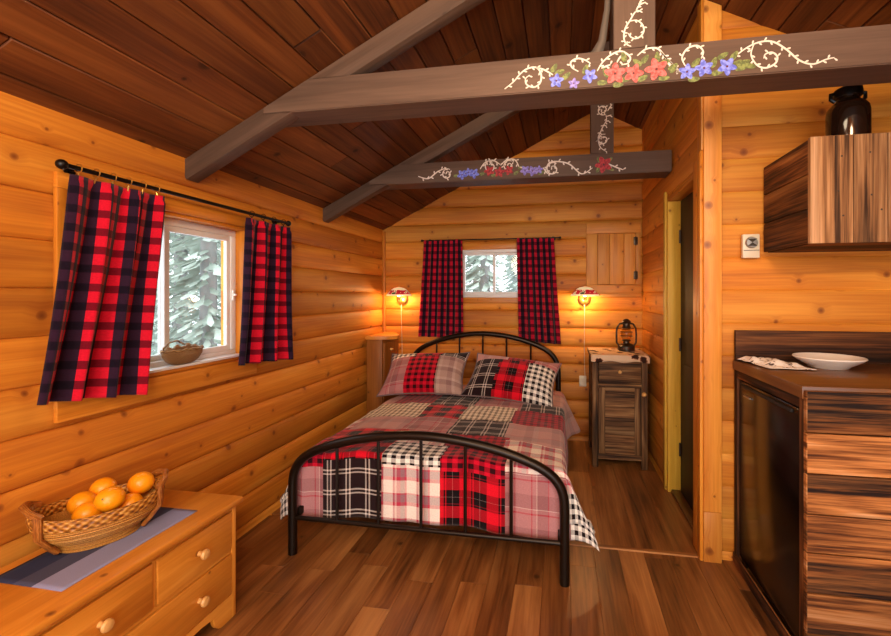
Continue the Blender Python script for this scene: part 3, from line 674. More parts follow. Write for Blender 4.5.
# quilt
EX0,EX1,EY=BX_L+.025,BX_R-.025,FY+.062; QT=.535
QM=['q_ging','q_stripe','q_redg','q_tart','q_pane','q_mauve','q_mau2','q_cream','q_dred','q_tan']; qi={n:i for i,n in enumerate(QM)}
def ztop(x,y):
    cx_=(x-bc)/hw
    return QT-.03*abs(cx_)**3+.012*noise.noise(Vector((x*4,y*4,1)))+.007*noise.noise(Vector((x*11,y*11,5)))-.02*max(0,(y-3.2))
RQ=.055
def quilt_pt(s,t):
    """s across (x when flat), t along (y when flat)"""
    ds=0; sg=0
    if s<EX0: ds=EX0-s; sg=-1
    elif s>EX1: ds=s-EX1; sg=1
    dt=max(0,EY-t); x=min(max(s,EX0),EX1); y=max(t,EY)
    if ds==0 and dt==0: return Vector((x,y,ztop(x,y)))
    rho=math.hypot(ds,dt); ca=ds/rho; sa=dt/rho; zt_=ztop(x,y)
    th=min(rho/RQ,PI/2); out=RQ*math.sin(th)*.55; down=RQ*(1-math.cos(th))+max(0,rho-RQ*PI/2)
    wv=noise.noise(Vector((s*5,t*5,3)))
    ox=out*ca*sg; oy=-out*sa*.5
    ox+=sg*ca*((.02+.09*max(0,min(1,(t-3.3)/.3)))*min(1,down/.3)*(1+.4*math.sin(t*9)) if sg>0 else (.05+.02*math.sin(t*8))*min(1,down/.3))
    if ds>0 and dt>0:
        m=2*ca*sa; ox+=sg*m*.28*down*(1.35 if sg>0 else .9); oy+=m*.10*down; down*=1-.10*m
    oy+=(.010*wv*min(1,down/.1))*(sa) ; ox+=.01*wv*ca*sg
    if sa>.5 and ds==0: oy=max(oy,-.012-.0)+.004*math.sin(s*23)*min(1,down/.15); 
    return Vector((x+ox,y+oy,max(.03,zt_-down)))
rects=[ # x0,x1,t0,t1,material   (later entries win); t below EY is the foot drop
 (-9,9,-9,9,'q_mauve'),
 (-9,-1.245,3.15,3.6,'q_mau2'),(-1.3,-.98,3.12,3.6,'q_dred'),(-.98,-.64,3.14,3.6,'q_pane'),(-.64,-.30,3.12,3.6,'q_mauve'),(-.30,9,3.06,3.3,'q_pane'),(-.30,9,3.3,3.7,'q_mau2'),
 (-9,-1.40,2.78,3.15,'q_pane'),(-1.42,-.96,2.80,3.15,'q_stripe'),(-.98,-.66,2.78,3.15,'q_tart'),(-.68,-.32,2.80,3.14,'q_stripe'),(-.33,9,2.74,3.08,'q_dred'),
 (-9,-1.32,2.56,2.80,'q_cream'),(-1.32,-.94,2.50,2.80,'q_mau2'),(-.98,-.66,2.46,2.80,'q_mauve'),(-.68,-.32,2.47,2.80,'q_pane'),(-.33,9,2.40,2.76,'q_mau2'),
 (-9,-1.32,2.18,2.58,'q_redg'),(-1.34,-.92,2.30,2.52,'q_tart'),(-.94,-.62,2.25,2.48,'q_cream'),(-.64,-.30,2.25,2.48,'q_dred'),(-.31,9,2.06,2.42,'q_cream'),
 (-9,-1.25,2.02,2.34,'q_redg'),(-1.25,-.925,2.05,2.36,'q_tart'),(-.925,-.605,2.03,2.28,'q_ging'),(-.605,-.275,2.01,2.28,'q_redg'),
 (-9,-1.25,-9,2.02,'q_mauve'),(-1.25,-.925,-9,2.05,'q_pane'),(-.925,-.605,-9,2.03,'q_cream'),(-.605,-.275,-9,2.01,'q_tart'),(-.275,9,-9,2.06,'q_mauve'),
 (-9,-1.44,-9,2.02,'q_ging'),(-9,-1.56,2.0,2.5,'q_ging'),(.05,9,-9,2.02,'q_ging'),(.13,9,1.9,2.5,'q_ging')]
S0,S1,TT0,TT1=EX0-.27,EX1+.29,EY-.375,3.92; NS,NTn=104,112
def q_mi(u,v):
    s,t=S0+(S1-S0)*u,TT0+(TT1-TT0)*v; r='q_mauve'
    for a,b,c,d,m in rects:
        if a<=s<b and c<=t<d: r=m
    return qi[r]
mb=MB(); mb.grid(lambda u,v:quilt_pt(S0+(S1-S0)*u,TT0+(TT1-TT0)*v),NS,NTn,lambda u,v:(S0+(S1-S0)*u+3.02,TT0+(TT1-TT0)*v+.03),mif=q_mi)
q=solo(mb,'patchwork_quilt',QM,'red, black and mauve patchwork plaid quilt spread over the metal bed','quilt',(bc,3.0,QT),recalc=False,ang=180)
sm=q.modifiers.new('thick','SOLIDIFY'); sm.thickness=.012; sm.offset=-1
# pillows
def pillow(label,W,Hh,Tk,loc,rx,ry,rz,pats,vs):
    T=thing('pillow',label,'pillow',loc,0,'patchwork pillows on the bed')
    M4=Matrix.Translation(loc)@Matrix.Rotation(rz,4,'Z')@Matrix.Rotation(ry,4,'Y')@Matrix.Rotation(rx,4,'X')
    names=sorted({p for row in pats for _,p in row}); ix={n:i for i,n in enumerate(names)}
    def mi(u,v):
        row=pats[0] if v<vs else pats[1]
        for lim,p in row:
            if u<lim: return ix[p]
        return ix[row[-1][1]]
    def shell(sgn):
        def fn(u,v):
            a,b=2*u-1,2*v-1
            e=((1-abs(a)**2.6)*(1-abs(b)**2.6)); z=sgn*Tk/2*max(0,e)**.68
            px=a*W/2*(1-.10*(1-b*b)*abs(a)**3 ) ; py=b*Hh/2*(1-.13*(1-a*a)*abs(b)**3)
            z+=.006*noise.noise(Vector((u*5,v*5,sgn*3+W*9)))*e
            return M4@Vector((px,py,z))
        return fn
    mb=MB(); mb.grid(shell(1),36,28,lambda u,v:(u*W,v*Hh),mif=mi)
    mb.grid(shell(-1),36,28,lambda u,v:(u*W,v*Hh),mif=mi); bmesh.ops.remove_doubles(mb.b,verts=mb.b.verts[:],dist=.0008)
    mb.build('cushion',names,T,ang=180)
    per=[]; 
    for k in range(72):
        t=k/72*4; i=int(t); f=t-i; u,v=[(f,0),(1,f),(1-f,1),(0,1-f)][i]; per.append(shell(1)(u,v))
    mb=MB(); mb.tube(per,.006,6,closed=True); mb.build('piping','piping',T)
pillow('left patchwork pillow with a red gingham patch in its middle, against the headboard',.72,.50,.21,(-1.150,3.53,.69),R(36),R(-2),R(3),
   [[(.31,'q_mauve'),(.66,'q_redg'),(1,'q_tan')],[(.36,'q_ging'),(.70,'q_tart'),(1,'q_pane')]],.74)
pillow('right patchwork pillow with a black gingham patch at its right end, against the headboard',.74,.50,.21,(-.400,3.50,.672),R(35),R(5),R(-5),
   [[(.34,'q_pane'),(.68,'q_tart'),(1,'q_ging')],[(.42,'q_mau2'),(.72,'q_dred'),(1,'q_mauve')]],.76)
# ================================================================== DRESSER
DX=-1.37; D0,D1=.48,1.623
DR=thing('dresser','low honey pine dresser with drawers below the left window','dresser',(-1.565,(D0+D1)/2,0))
mb=MB()
mb.box(-1.75,DX,D1-.022,D1,.0,.47,g=2,bev=.002); mb.box(-1.75,DX,D0,D0+.022,.0,.47,g=2,bev=.002)
mb.box(-1.75,-1.735,D0,D1,.08,.47,g=1); mb.box(-1.75,DX-.02,D0+.02,D1-.02,.085,.10,g=1); 
mb.box(DX-.02,DX-.004,D0+.022,D1-.022,.452,.47,g=1); mb.box(DX-.02,DX-.004,D0+.022,D1-.022,.276,.288,g=1)
for y in (.872,1.252): mb.box(DX-.02,DX-.004,y-.006,y+.006,.288,.452,g=2)
mb.build('carcass','dresser',DR)
# bracket foot skirt with curved cut-outs
sk=[(D0+.022,0.0),(D0+.07,0.0)]+[(D0+.07+.05*math.sin(PI/2*k/6),.065*(1-math.cos(PI/2*k/6))) for k in range(1,7)]
sk+=[(D0+.18,.072),(D1-.18,.072)]+[(D1-.07-.05*math.sin(PI/2*k/6),.065*(1-math.cos(PI/2*k/6))) for k in range(6,-1,-1)]+[(D1-.022,0.0),(D1-.022,.102),(D0+.022,.102)]
mb=MB(); mb.prism(sk,0,DX-.018,DX,g=1,bev=.0015); mb.build('skirt','dresser',DR)
mb=MB(); mb.box(-1.757,-1.35,D0-.023,D1+.023,.47,.496,g=1,bev=.009,seg=4); mb.build('top','dresser',DR)
def drawer(y0,y1,z0,z1,kn):
    mb=MB(); mb.box(DX-.016,DX+.003,y0,y1,z0,z1,g=1,bev=.003); d=mb.build('drawer','dresser',DR)
    for ky in kn:
        mb=MB(); M4=Matrix.Translation((DX+.003,ky,(z0+z1)/2 if z1>.3 else .19))@Matrix.Rotation(PI/2,4,'Y')
        mb.lathe([(.010,0),(.0085,.008),(.009,.013),(.017,.02),(.019,.026),(.016,.033),(.006,.036)],(0,0,0),16,M4=M4); mb.build('knob','knobw',d)
drawer(1.261,1.597,.292,.449,[1.432]); drawer(.881,1.243,.292,.449,[1.073]); drawer(.505,.863,.292,.449,[.69])
drawer(.505,1.597,.106,.272,[.69,1.432])
mb=MB(); mb.grid(lambda u,v:Vector((-1.435-.27*v,1.02+.475*u,.4985+.0012*noise.noise(Vector((u*6,v*5,2))))),24,16,lambda u,v:(u*.5,v))
r_=solo(mb,'table_runner','runner','blue grey striped table runner lying on the pine dresser top','table runner',(-1.57,1.26,.497),recalc=False)
sm=r_.modifiers.new('thick','SOLIDIFY'); sm.thickness=.002
# basket of oranges
BCX,BCY,BZ=-1.612,1.268,.500; ROT=R(90-31)
BK=thing('wicker_basket','oval brown wicker basket holding oranges on the pine dresser','basket',(BCX,BCY,BZ))
HL,HW=.176,.122
def ell(f,z): return f
mb=MB(); mb.lathe([(.57,0)]+[(.585+.018*abs(math.sin(PI*3*k/18)),.026*k/18) for k in range(19)]+[(.55,.026)],(BCX,BCY,BZ),56,HL*1.05,HW*1.05,ROT); mb.build('foot','wick',BK)
def bowl(t): 
    P=[(.56,.022),(.70,.034),(.84,.056),(.94,.079),(.985,.102)]; i=min(int(t*4),3); f=t*4-i
    return P[i][0]+(P[i+1][0]-P[i][0])*f,P[i][1]+(P[i+1][1]-P[i][1])*f
mb=MB(); mb.lathe([(bowl(k/60)[0]+.022*abs(math.sin(PI*8*k/60)),bowl(k/60)[1]-.002*abs(math.sin(PI*8*k/60))) for k in range(61)]+[(.96,.10),(.90,.077),(.77,.055),(.6,.034),(.0001,.03)],(BCX,BCY,BZ),64,HL,HW,ROT)
# uv in real lengths
mb.build('body','wick',BK)
mb=MB()
prof=[(.972,.088),(1.02,.092),(1.045,.108),(1.035,.124),(1.0,.130),(.95,.124),(.935,.108),(.945,.092)]
rings=[];cr,sr=math.cos(ROT),math.sin(ROT); n=72
for i in range(n):
    a=TAU*i/n; rise=.018*abs(math.cos(a))**3; ring=[]
    tw=.006*math.sin(i*PI)
    for k,(r,z) in enumerate(prof):
        x,y=HL*r*math.cos(a),HW*r*math.sin(a); ring.append(mb.b.verts.new((BCX+x*cr-y*sr,BCY+x*sr+y*cr,BZ+z+rise)))
    rings.append(ring)
for i in range(n):
    for k in range(8):
        j,k2=(i+1)%n,(k+1)%8; mb.face(None,[(i/n*.96,k*.016),((i+1)/n*.96,k*.016),((i+1)/n*.96,(k+1)*.016),(i/n*.96,(k+1)*.016)],0,0,[rings[i][k],rings[j][k],rings[j][k2],rings[i][k2]])
mb.build('rim','weave',BK)
for sg in (1,-1):
    def HP(a,r,z):
        x,y=HL*r*math.cos(a),HW*r*math.sin(a); return (BCX+x*cr-y*sr,BCY+x*sr+y*cr,BZ+z)
    base=0 if sg>0 else PI
    mb=MB()
    for da in (-.55,.55):
        mb.tube([HP(base+da*.7,.70,.012),HP(base+da*.8,.86,.045),HP(base+da*.9,1.02,.08),HP(base+da,1.06,.118),HP(base+da,1.06,.152),HP(base+da*.98,1.0,.155)],.009,8,sq=1.7)
    mb.tube([HP(base-.62,1.04,.147),HP(base-.4,1.08,.166),HP(base,1.07,.176),HP(base+.4,1.08,.166),HP(base+.62,1.04,.147)],.0105,8)
    mb.build('handle','reed',BK)
OR=[(140,485,.636,.042,'orange at the right end of the basket, highest on the right'),(110,499,.642,.043,'front orange on top with its dark stem end showing, middle of the basket'),
      (85,502,.608,.041,'left orange leaning beside the front top orange'),(101,490,.622,.041,'rear orange peeking out behind the others at the basket back'),(87,513,.594,.041,'low orange at the front left, half hidden behind the basket rim'),(131,502,.596,.041,'low orange at the front right, half hidden behind the basket rim')]
OP=[onZ(u,v,z) for u,v,z,r,l in OR]
for _ in range(60):
    for i in range(len(OR)):
        for j in range(i):
            d=OP[i]-OP[j]; g=OR[i][3]+OR[j][3]+.0005-d.length
            if g>0: d.normalize(); OP[i]+=d*g*.5; OP[j]-=d*g*.5
for i,(u,v,z,r,lab) in enumerate(OR):
    p=OP[i]
    T=thing('orange',lab,'orange',p,random.random()*6,'oranges in the wicker basket')
    mb=MB(); mb.ball(p,r,sz=.95,seg=28); mb.build('peel','orange',T)
    mb=MB(); d=Vector((.30,-.75,.35)).normalized() if i==1 else Vector((random.uniform(-1,1),random.uniform(-.2,1),random.uniform(-.5,.3))).normalized()
    mb.ball(p+d*r*.985,.0035,seg=8); mb.build('stem_scar','paintg',T)
# little basket on the sill
SB=thing('twig_basket','small brown twig basket of pine cones on the left window sill','basket',(-1.785,1.775,1.031))
mb=MB(); mb.lathe([(.30,0),(.55,.004),(.80,.02),(.98,.045),(1.0,.068),(.94,.068),(.9,.045),(.7,.02),(.02,.01)],(-1.785,1.775,1.031),36,.040,.108); mb.build('bowl','twig',SB)
mb=MB(); mb.tube([(-1.785+.040*math.cos(TAU*k/30),1.775+.108*math.sin(TAU*k/30),1.101+.003*math.sin(k*2)) for k in range(30)],.006,6,closed=True); mb.build('rim','twig',SB)
mb=MB(); mb.tube([(-1.785,1.672,1.10),(-1.78,1.668,1.118),(-1.78,1.70,1.140),(-1.78,1.74,1.146),(-1.785,1.785,1.122)],.004,6); mb.build('handle','twig',SB)
for k in range(5):
    y=1.705+.035*k; p=Vector((-1.785+random.uniform(-.008,.008),y,1.098+.010*(k%2)))
    mb=MB(); 
    for j in range(7):
        rr_=.019*math.sin(PI*(j+1)/8)+.003; zz=p.z-.022+.006*j
        mb.lathe([(rr_*.5,0),(rr_,.002),(rr_*.9,.004),(rr_*.4,.005)],(p.x,p.y,zz),10,rot=j*.4)
    solo(mb,'pine_cone','cone','small brown pine cone in the twig basket on the left window sill','pine cone',p-Vector((0,0,.022)),'pine cones in the sill basket')
# ================================================================== GABLE WALL: HATCH, SCONCES, OUTLETS
HT=thing('wall_hatch','square pine access hatch with plank door, high on the back wall right of the curtains','hatch',(.46,YB-.02,1.345))
mb=MB(); a,b=YB-.036,YB-.004
mb.box(.222,.702,a,b,1.925,2.02,g=0,bev=.003); mb.box(.222,.702,a,b,1.37,1.455,g=0,bev=.003); mb.box(.232,.702,a-.012,b,1.34,1.372,g=0,bev=.003)
mb.box(.222,.32,a,b,1.455,1.925,g=2,bev=.003); mb.box(.66,.702,a,b,1.455,1.925,g=2,bev=.003)
mb.build('frame','hatchw',HT)
mb=MB()
for x0,x1 in ((.323,.43),(.432,.555),(.557,.658)): mb.box(x0,x1,YB-.032,YB-.006,1.458,1.922,g=2,bev=.003)
dd=mb.build('door','hatchw',HT)
for z in (1.54,1.85):
    mb=MB(); mb.box(.64,.675,YB-.043,YB-.032,z-.035,z+.035,bev=.002).tube([(.657,YB-.043,z-.04),(.657,YB-.043,z+.04)],.006,8); mb.build('hinge','pewter',dd)
def sconce(label,x,z,cord):
    T=thing('wall_lamp',label,'wall lamp',(x,YB-.012,z),0,'painted bedside wall lamps'); y=YB-.10
    mb=MB(); M4=Matrix.Translation((x,YB-.012,z-.06))@Matrix.Rotation(PI/2,4,'X')
    mb.lathe([(.058,0),(.058,.006),(.05,.014),(.03,.018),(.012,.022)],(0,0,0),28,M4=M4); bp=mb.build('back_plate','brass',T)
    mb=MB(); mb.tube([(x,YB-.03,z-.06),(x,YB-.07,z-.085),(x,y,z-.075),(x,y,z-.05)],.006,8); mb.tube([(x,y,z-.062),(x,y,z-.03)],[.016,.018],12); mb.build('arm','brass',T)
    mb=MB(); mb.lathe([(.004,-.035),(.012,-.03),(.017,-.012),(.013,.008),(.003,.015)],(x,y,z),14); mb.build('bulb','bulb',T)
    # shade has its own origin so that its painting follows it
    prof=[(.128,.0),(.126,.008),(.114,.022),(.096,.042),(.074,.062),(.046,.076),(.014,.083)]
    mb=MB(); mb.lathe(prof,(0,0,0),40,1,.66)
    bmesh.ops.delete(mb.b,geom=[f for f in mb.b.faces if len(f.verts)>4],context='FACES_ONLY')
    me_o=mb.build('shade','shade',None); me_o.parent=T; me_o.location=(0,y-(YB-.012),-.022)
    sm=me_o.modifiers.new('thick','SOLIDIFY'); sm.thickness=.003
    mb=MB(); mb.ball((x,y,z+.066),.009,seg=10); mb.build('finial','brass',T)
    mb=MB(); mb.tube(cord,.0028,6); mb.build('cord','plastic',T)['label']='pale hanging cord'
    L=bpy.data.lights.new('lamp_bulb','POINT'); L.energy=SCE; L.color=(1,.62,.26); L.shadow_soft_size=.03
    lo=bpy.data.objects.new('lamp_bulb',L); C.objects.link(lo); lo.location=(x,y-.004,z-.055)
    return T
SCE=8.0
yc=YB-.028
sconce('left bedside lamp with red rose painted dome shade, between the left curtain and the corner',-1.575,1.375,[(-1.575,YB-.035,1.27),(-1.575,yc-.01,1.2),(-1.572,yc-.01,1.05),(-1.568,yc-.01,.95),(-1.565,yc-.01,.75),(-1.565,yc-.01,.5)])
sconce('right bedside lamp with red rose painted dome shade, between the right curtain and the hatch',.205,1.375,[(.205,YB-.035,1.27),(.205,yc-.01,1.2),(.203,yc-.01,1.0),(.203,yc-.01,.85),(.205,yc-.01,.70),(.21,yc-.012,.60)])
O=thing('wall_outlet','white outlet plate low on the back wall beside the barnwood nightstand','outlet',(.19,YB-.012,.56))
mb=MB(); mb.box(.158,.222,YB-.018,YB-.008,.51,.61,bev=.004); mb.build('plate','outletw',O)
for z in (.535,.58):
    mb=MB(); mb.box(.172,.208,YB-.022,YB-.018,z-.014,z+.014,bev=.003); mb.build('socket','outletw',O)
# corner bedside shelf cabinet
M['cab_shaded']=wood('shaded_pine',h('#74400e'),h('#96581c'),h('#b07030'),ga=1.6,gb=24,knots=(7,.4,.011))  # pine darkened so the corner's shadow is in its colour
CB=thing('bedside_cabinet','narrow pine bedside cabinet with live edge plank top in the back left corner','bedside cabinet',(-1.66,3.87,0))
mb=MB(); mb.box(-1.755,-1.605,3.67,4.07,0,.955,g=2,bev=.004); mb.build('body','cab_shaded',CB)
ed=[(-1.757,3.64),(-1.66,3.635),(-1.58,3.665),(-1.53,3.69),(-1.49,3.74),(-1.49,3.81),(-1.54,3.91),(-1.61,4.03),(-1.625,4.075),(-1.757,4.075)]
mb=MB(); mb.prism(ed,2,.956,.988,g=0,bev=.006); mb.build('plank_top','trim',CB)
mb=MB(); mb.box(-1.606,-1.596,3.70,4.03,.1,.92,g=2,bev=.003); d_=mb.build('door','cab_shaded',CB)
mb=MB(); mb.ball((-1.585,3.84,.85),.014); mb.tube([(-1.598,3.84,.85),(-1.585,3.84,.85)],.007,8); mb.build('knob','knobw',d_)
# ================================================================== NIGHTSTAND (right)
NX0,NX1,NY0,NY1,NZ=.238,.655,3.50,3.985,.885
NS_=thing('nightstand','dark barnwood nightstand with one drawer and door, in the back right corner','nightstand',((NX0+NX1)/2,(NY0+NY1)/2,0))
mb=MB(); lw=.045
for x in (NX0,NX1-lw):
    for y in (NY0,NY1-lw): 
        m2=MB(); m2.box(x,x+lw,y,y+lw,0,NZ-.022,g=2,bev=.003); m2.build('leg','night',NS_)
for x0,x1 in ((NX0+.008,NX0+.03),(NX1-.03,NX1-.008)):
    for k in range(5): mb.box(x0,x1,NY0+lw,NY1-lw,.09+.154*k,.09+.154*(k+1)-.003,g=1)
mb.box(NX0+lw,NX1-lw,NY1-.03,NY1-.01,.09,.85,g=0); mb.box(NX0+.01,NX1-.01,NY0+.02,NY1-.02,.075,.09,g=0)
mb.box(NX0+lw,NX1-lw,NY0+.006,NY0+.03,.635,.66,g=0); mb.box(NX0+lw,NX1-lw,NY0+.004,NY0+.03,.065,.105,g=0)
mb.build('carcass','night',NS_)
mb=MB(); mb.box(NX0-.018,NX1+.018,NY0-.018,NY1+.012,NZ-.022,NZ,g=0,bev=.004); mb.build('top','night',NS_)
mb=MB(); mb.box(NX0+lw+.004,NX1-lw-.004,NY0-.004,NY0+.02,.665,.855,g=0,bev=.003); d_=mb.build('drawer','night',NS_)
mb=MB(); mb.ball((.445,NY0-.016,.757),.014); mb.tube([(.445,NY0-.004,.757),(.445,NY0-.016,.757)],.007,8); mb.build('knob','knobw',d_)
mb=MB(); 
for k in range(4): mb.box(NX0+lw+.05,NX1-lw-.05,NY0+.006,NY0+.022,.152+.108*k,.152+.108*(k+1)-.003,g=0)
mb.box(NX0+lw+.003,NX0+lw+.052,NY0-.004,NY0+.02,.11,.632,g=2,bev=.002); mb.box(NX1-lw-.052,NX1-lw-.003,NY0-.004,NY0+.02,.11,.632,g=2,bev=.002)
mb.box(NX0+lw+.052,NX1-lw-.052,NY0-.004,NY0+.02,.11,.152,g=0,bev=.002); mb.box(NX0+lw+.052,NX1-lw-.052,NY0-.004,NY0+.02,.584,.632,g=0,bev=.002)
d_=mb.build('door','night',NS_)
mb=MB(); mb.ball((.625,NY0-.02,.59),.018); mb.tube([(.618,NY0-.002,.59),(.625,NY0-.02,.59)],.008,8); mb.build('knob','knobw',d_)
mb=MB(); mb.tube([(NX1+.008,NY0+.10,.74),(NX1+.03,NY0+.10,.74)],.006,8).tube([(NX1+.03,NY0+.07,.74),(NX1+.03,NY0+.2,.74)],.005,8); mb.build('towel_peg','pewter',NS_)
def nc(u,v):
    x=NX0-.012+(NX1-NX0+.024)*u; L=.40+.05; t=v*L
    if t<.40: return Vector((x,NY1-.02-(NY1-.02-NY0+.021)*t/.40,NZ+.0035+.001*noise.noise(Vector((u*9,v*9,1)))))
    return Vector((x,NY0-.0225,NZ+.002-(t-.40)*(1+.12*math.sin(u*14))))
mb=MB(); mb.grid(nc,30,27,lambda u,v:(u*.44,v*.45)); q=solo(mb,'printed_cloth','nightcloth','cream and brown printed cloth covering the barnwood nightstand top','cloth',(.447,3.74,NZ),recalc=False); sm=q.modifiers.new('thick','SOLIDIFY'); sm.thickness=.002; sm.offset=0
def lantern(x,y,z,s=1):
    T=thing('oil_lantern','old dark metal oil lantern standing on the barnwood nightstand','lantern',(x,y,z))
    c=(x,y,z)
    mb=MB(); mb.lathe([(.055*s,0),(.062*s,.006),(.062*s,.035*s),(.05*s,.048*s),(.024*s,.056*s),(.022*s,.07*s),(.034*s,.075*s),(.03*s,.082*s)],c,24); mb.build('oil_tank','pewter',T)
    mb=MB(); mb.lathe([(.024*s,.082*s),(.036*s,.10*s),(.041*s,.125*s),(.036*s,.15*s),(.026*s,.17*s)],c,24); mb.build('glass_globe','chimney',T)
    mb=MB(); mb.lathe([(.03*s,.168*s),(.034*s,.176*s),(.028*s,.184*s),(.027*s,.205*s),(.036*s,.212*s),(.03*s,.225*s),(.012*s,.238*s)],c,24); mb.build('chimney_cap','pewter',T)
    for sg in (1,-1):
        mb=MB(); mb.tube([(x+sg*.05*s,y,z+.03*s),(x+sg*.07*s,y,z+.06*s),(x+sg*.072*s,y,z+.12*s),(x+sg*.068*s,y,z+.17*s),(x+sg*.05*s,y,z+.20*s),(x+sg*.028*s,y,z+.205*s)],.007*s,8); mb.build('side_tube','pewter',T)
    mb=MB(); mb.tube([(x-.066*s,y,z+.185*s),(x-.06*s,y+.05,z+.165*s),(x,y+.085,z+.15*s),(x+.06*s,y+.05,z+.165*s),(x+.066*s,y,z+.185*s)],.0025,6); mb.build('bail','pewter',T)
    for zz in (.11,.14):
        mb=MB(); mb.tube([(x+.046*s*math.cos(TAU*k/20),y+.046*s*math.sin(TAU*k/20),z+zz*s) for k in range(20)],.002,6,closed=True); mb.build('globe_guard','pewter',T)
lantern(.535,3.78,NZ+.006,1.12)
# ================================================================== KITCHEN
KX,KY0,KY1,KZ=.862,1.707,2.37,1.03; KXE=2.2
KB=thing('kitchen_cabinet','barnwood clad kitchen base cabinet with dark wood counter at the right','kitchen cabinet',((KX+KXE)/2,2.03,0))
mb=MB(); mb.box(KX-.006,KXE,KY0+.022,KY1,KZ-.046,KZ,g=0,bev=.003); mb.build('countertop','counter',KB)
mb=MB(); mb.box(KX,KXE,KY1-.02,KY1-.001,KZ,1.182,g=0,bev=.002); mb.build('backsplash','barnd',KB)['label']='dark barnwood backsplash board'
mb=MB(); zs=[1.018,.868,.722,.578,.44,.296,.15,.0]; rr=random.Random(5)
for k,(a,b) in enumerate(zip(zs[:-1],zs[1:])): mb.box(KX-.002,KXE,KY0,KY0+.022,b+.0025,a-.0025,g=0,rnd=[.93,.12,.35,.57,.71,.22,.44][k],bev=.002,seg=1)
mb.build('front_boards','barnf',KB)
for nm,bx,g in (('stile',(KX,KX+.05,KY0+.023,KY0+.055,0,KZ-.047),2),('stile',(KX,KX+.05,KY1-.04,KY1-.001,0,KZ-.047),2),('top_rail',(KX,KX+.03,KY0+.056,KY1-.041,KZ-.085,KZ-.047),1),
    ('toe_board',(KX-.008,KX-.001,KY0+.03,KY1-.005,0.0,.06),1),('side_panel',(KXE-.02,KXE,KY0+.023,KY1-.001,0,KZ-.047),2),('divider',(KX+.55,KX+.57,KY0+.023,KY1-.021,0,KZ-.047),2)):
    mb=MB(); mb.box(*bx,g=g,bev=.002); mb.build(nm,'barnd',KB)
FR=thing('mini_fridge','black glossy mini fridge built into the left end of the barnwood cabinet','fridge',(1.12,2.04,.065))
FY0,FY1,FZ0,FZ1=KY0+.058,KY1-.045,.064,KZ-.088
mb=MB(); mb.box(KX+.045,KX+.54,FY0+.004,FY1-.004,FZ0,FZ1-.004,g=1,bev=.004); mb.build('body','black',FR)
mb=MB(); mb.box(KX+.006,KX+.042,FY0+.002,FY1-.002,FZ0+.002,FZ1-.004,g=1,bev=.006); dr=mb.build('door','fridge',FR)
mb=MB(); mb.box(KX-.001,KX+.006,FY1-.14,FY1-.07,.872,.878,bev=.001); mb.build('badge','steel',dr)
mb=MB(); mb.box(KX-.004,KX+.008,FY0+.05,FY1-.05,FZ1-.03,FZ1-.016,g=1,bev=.003); mb.build('door_grip','rubber',dr)
# upper cabinet
UC=thing('upper_cabinet','wall hung barnwood cabinet with vertical front boards over the counter','cabinet',(1.5,2.17,1.572))
UX,UY,UZ0,UZ1=.998,1.951,1.572,2.003
mb=MB()
for k in range(3): mb.box(UX,UX+.02,UY+.02,KY1-.003,UZ0+.004+.1425*k,UZ0+.1425*(k+1),g=1,rnd=[.13,.48,.83][k],bev=.002,seg=1)
mb.build('side_panel','barnd',UC)
mb=MB(); mb.box(UX+.02,2.2,UY+.02,KY1-.003,UZ0+.0,UZ0+.018,g=0); mb.box(UX+.02,2.2,UY+.02,KY1-.003,UZ1-.018,UZ1,g=0); mb.box(2.18,2.2,UY+.02,KY1-.003,UZ0+.018,UZ1-.018,g=2); mb.build('carcass','barnd',UC)
mb=MB(); xs=[UX-.002,1.082,1.152,1.272,1.40,1.53,1.66,1.80,1.94,2.07,2.2]
for k,(a,b) in enumerate(zip(xs[:-1],xs[1:])): mb.box(a+.0005,b-.0005,UY,UY+.02,UZ0-.002,UZ1+.002,g=2,rnd=[.1,.77,.52,.3,.62,.9,.2,.4,.7,.15][k],bev=.0015,seg=1)
dr=mb.build('front','barng',UC)
for (x,z) in ((1.098,1.78),(1.115,1.68),(1.215,1.76),(1.25,1.70),(1.21,1.93),(1.30,1.80),(1.11,1.92)):
    mb=MB(); mb.ball((x,UY-.0005,z),.004,sy=.4,seg=8); mb.build('nail_head','pewter',dr)
JR=thing('glass_jug','dark brown glass jug standing on top of the barnwood wall cabinet','jug',(1.212,2.09,UZ1))
c=(1.212,2.09,UZ1+.001)
mb=MB(); mb.lathe([(.064,0),(.074,.006),(.077,.02),(.077,.135),(.074,.156),(.062,.174),(.048,.184),(.042,.192),(.041,.205),(.002,.205)],c,36); mb.build('body','jar',JR)
mb=MB(); mb.lathe([(.043,.205),(.050,.207),(.052,.222),(.050,.238),(.044,.243),(.002,.244)],c,28); mb.build('lid','black',JR)
for sg in (1,-1):
    mb=MB(); mb.tube([(c[0]+sg*.046,c[1],c[2]+.225),(c[0]+sg*.066,c[1],c[2]+.222),(c[0]+sg*.066,c[1],c[2]+.20),(c[0]+sg*.05,c[1],c[2]+.188)],.008,8); mb.build('lug','black',JR)
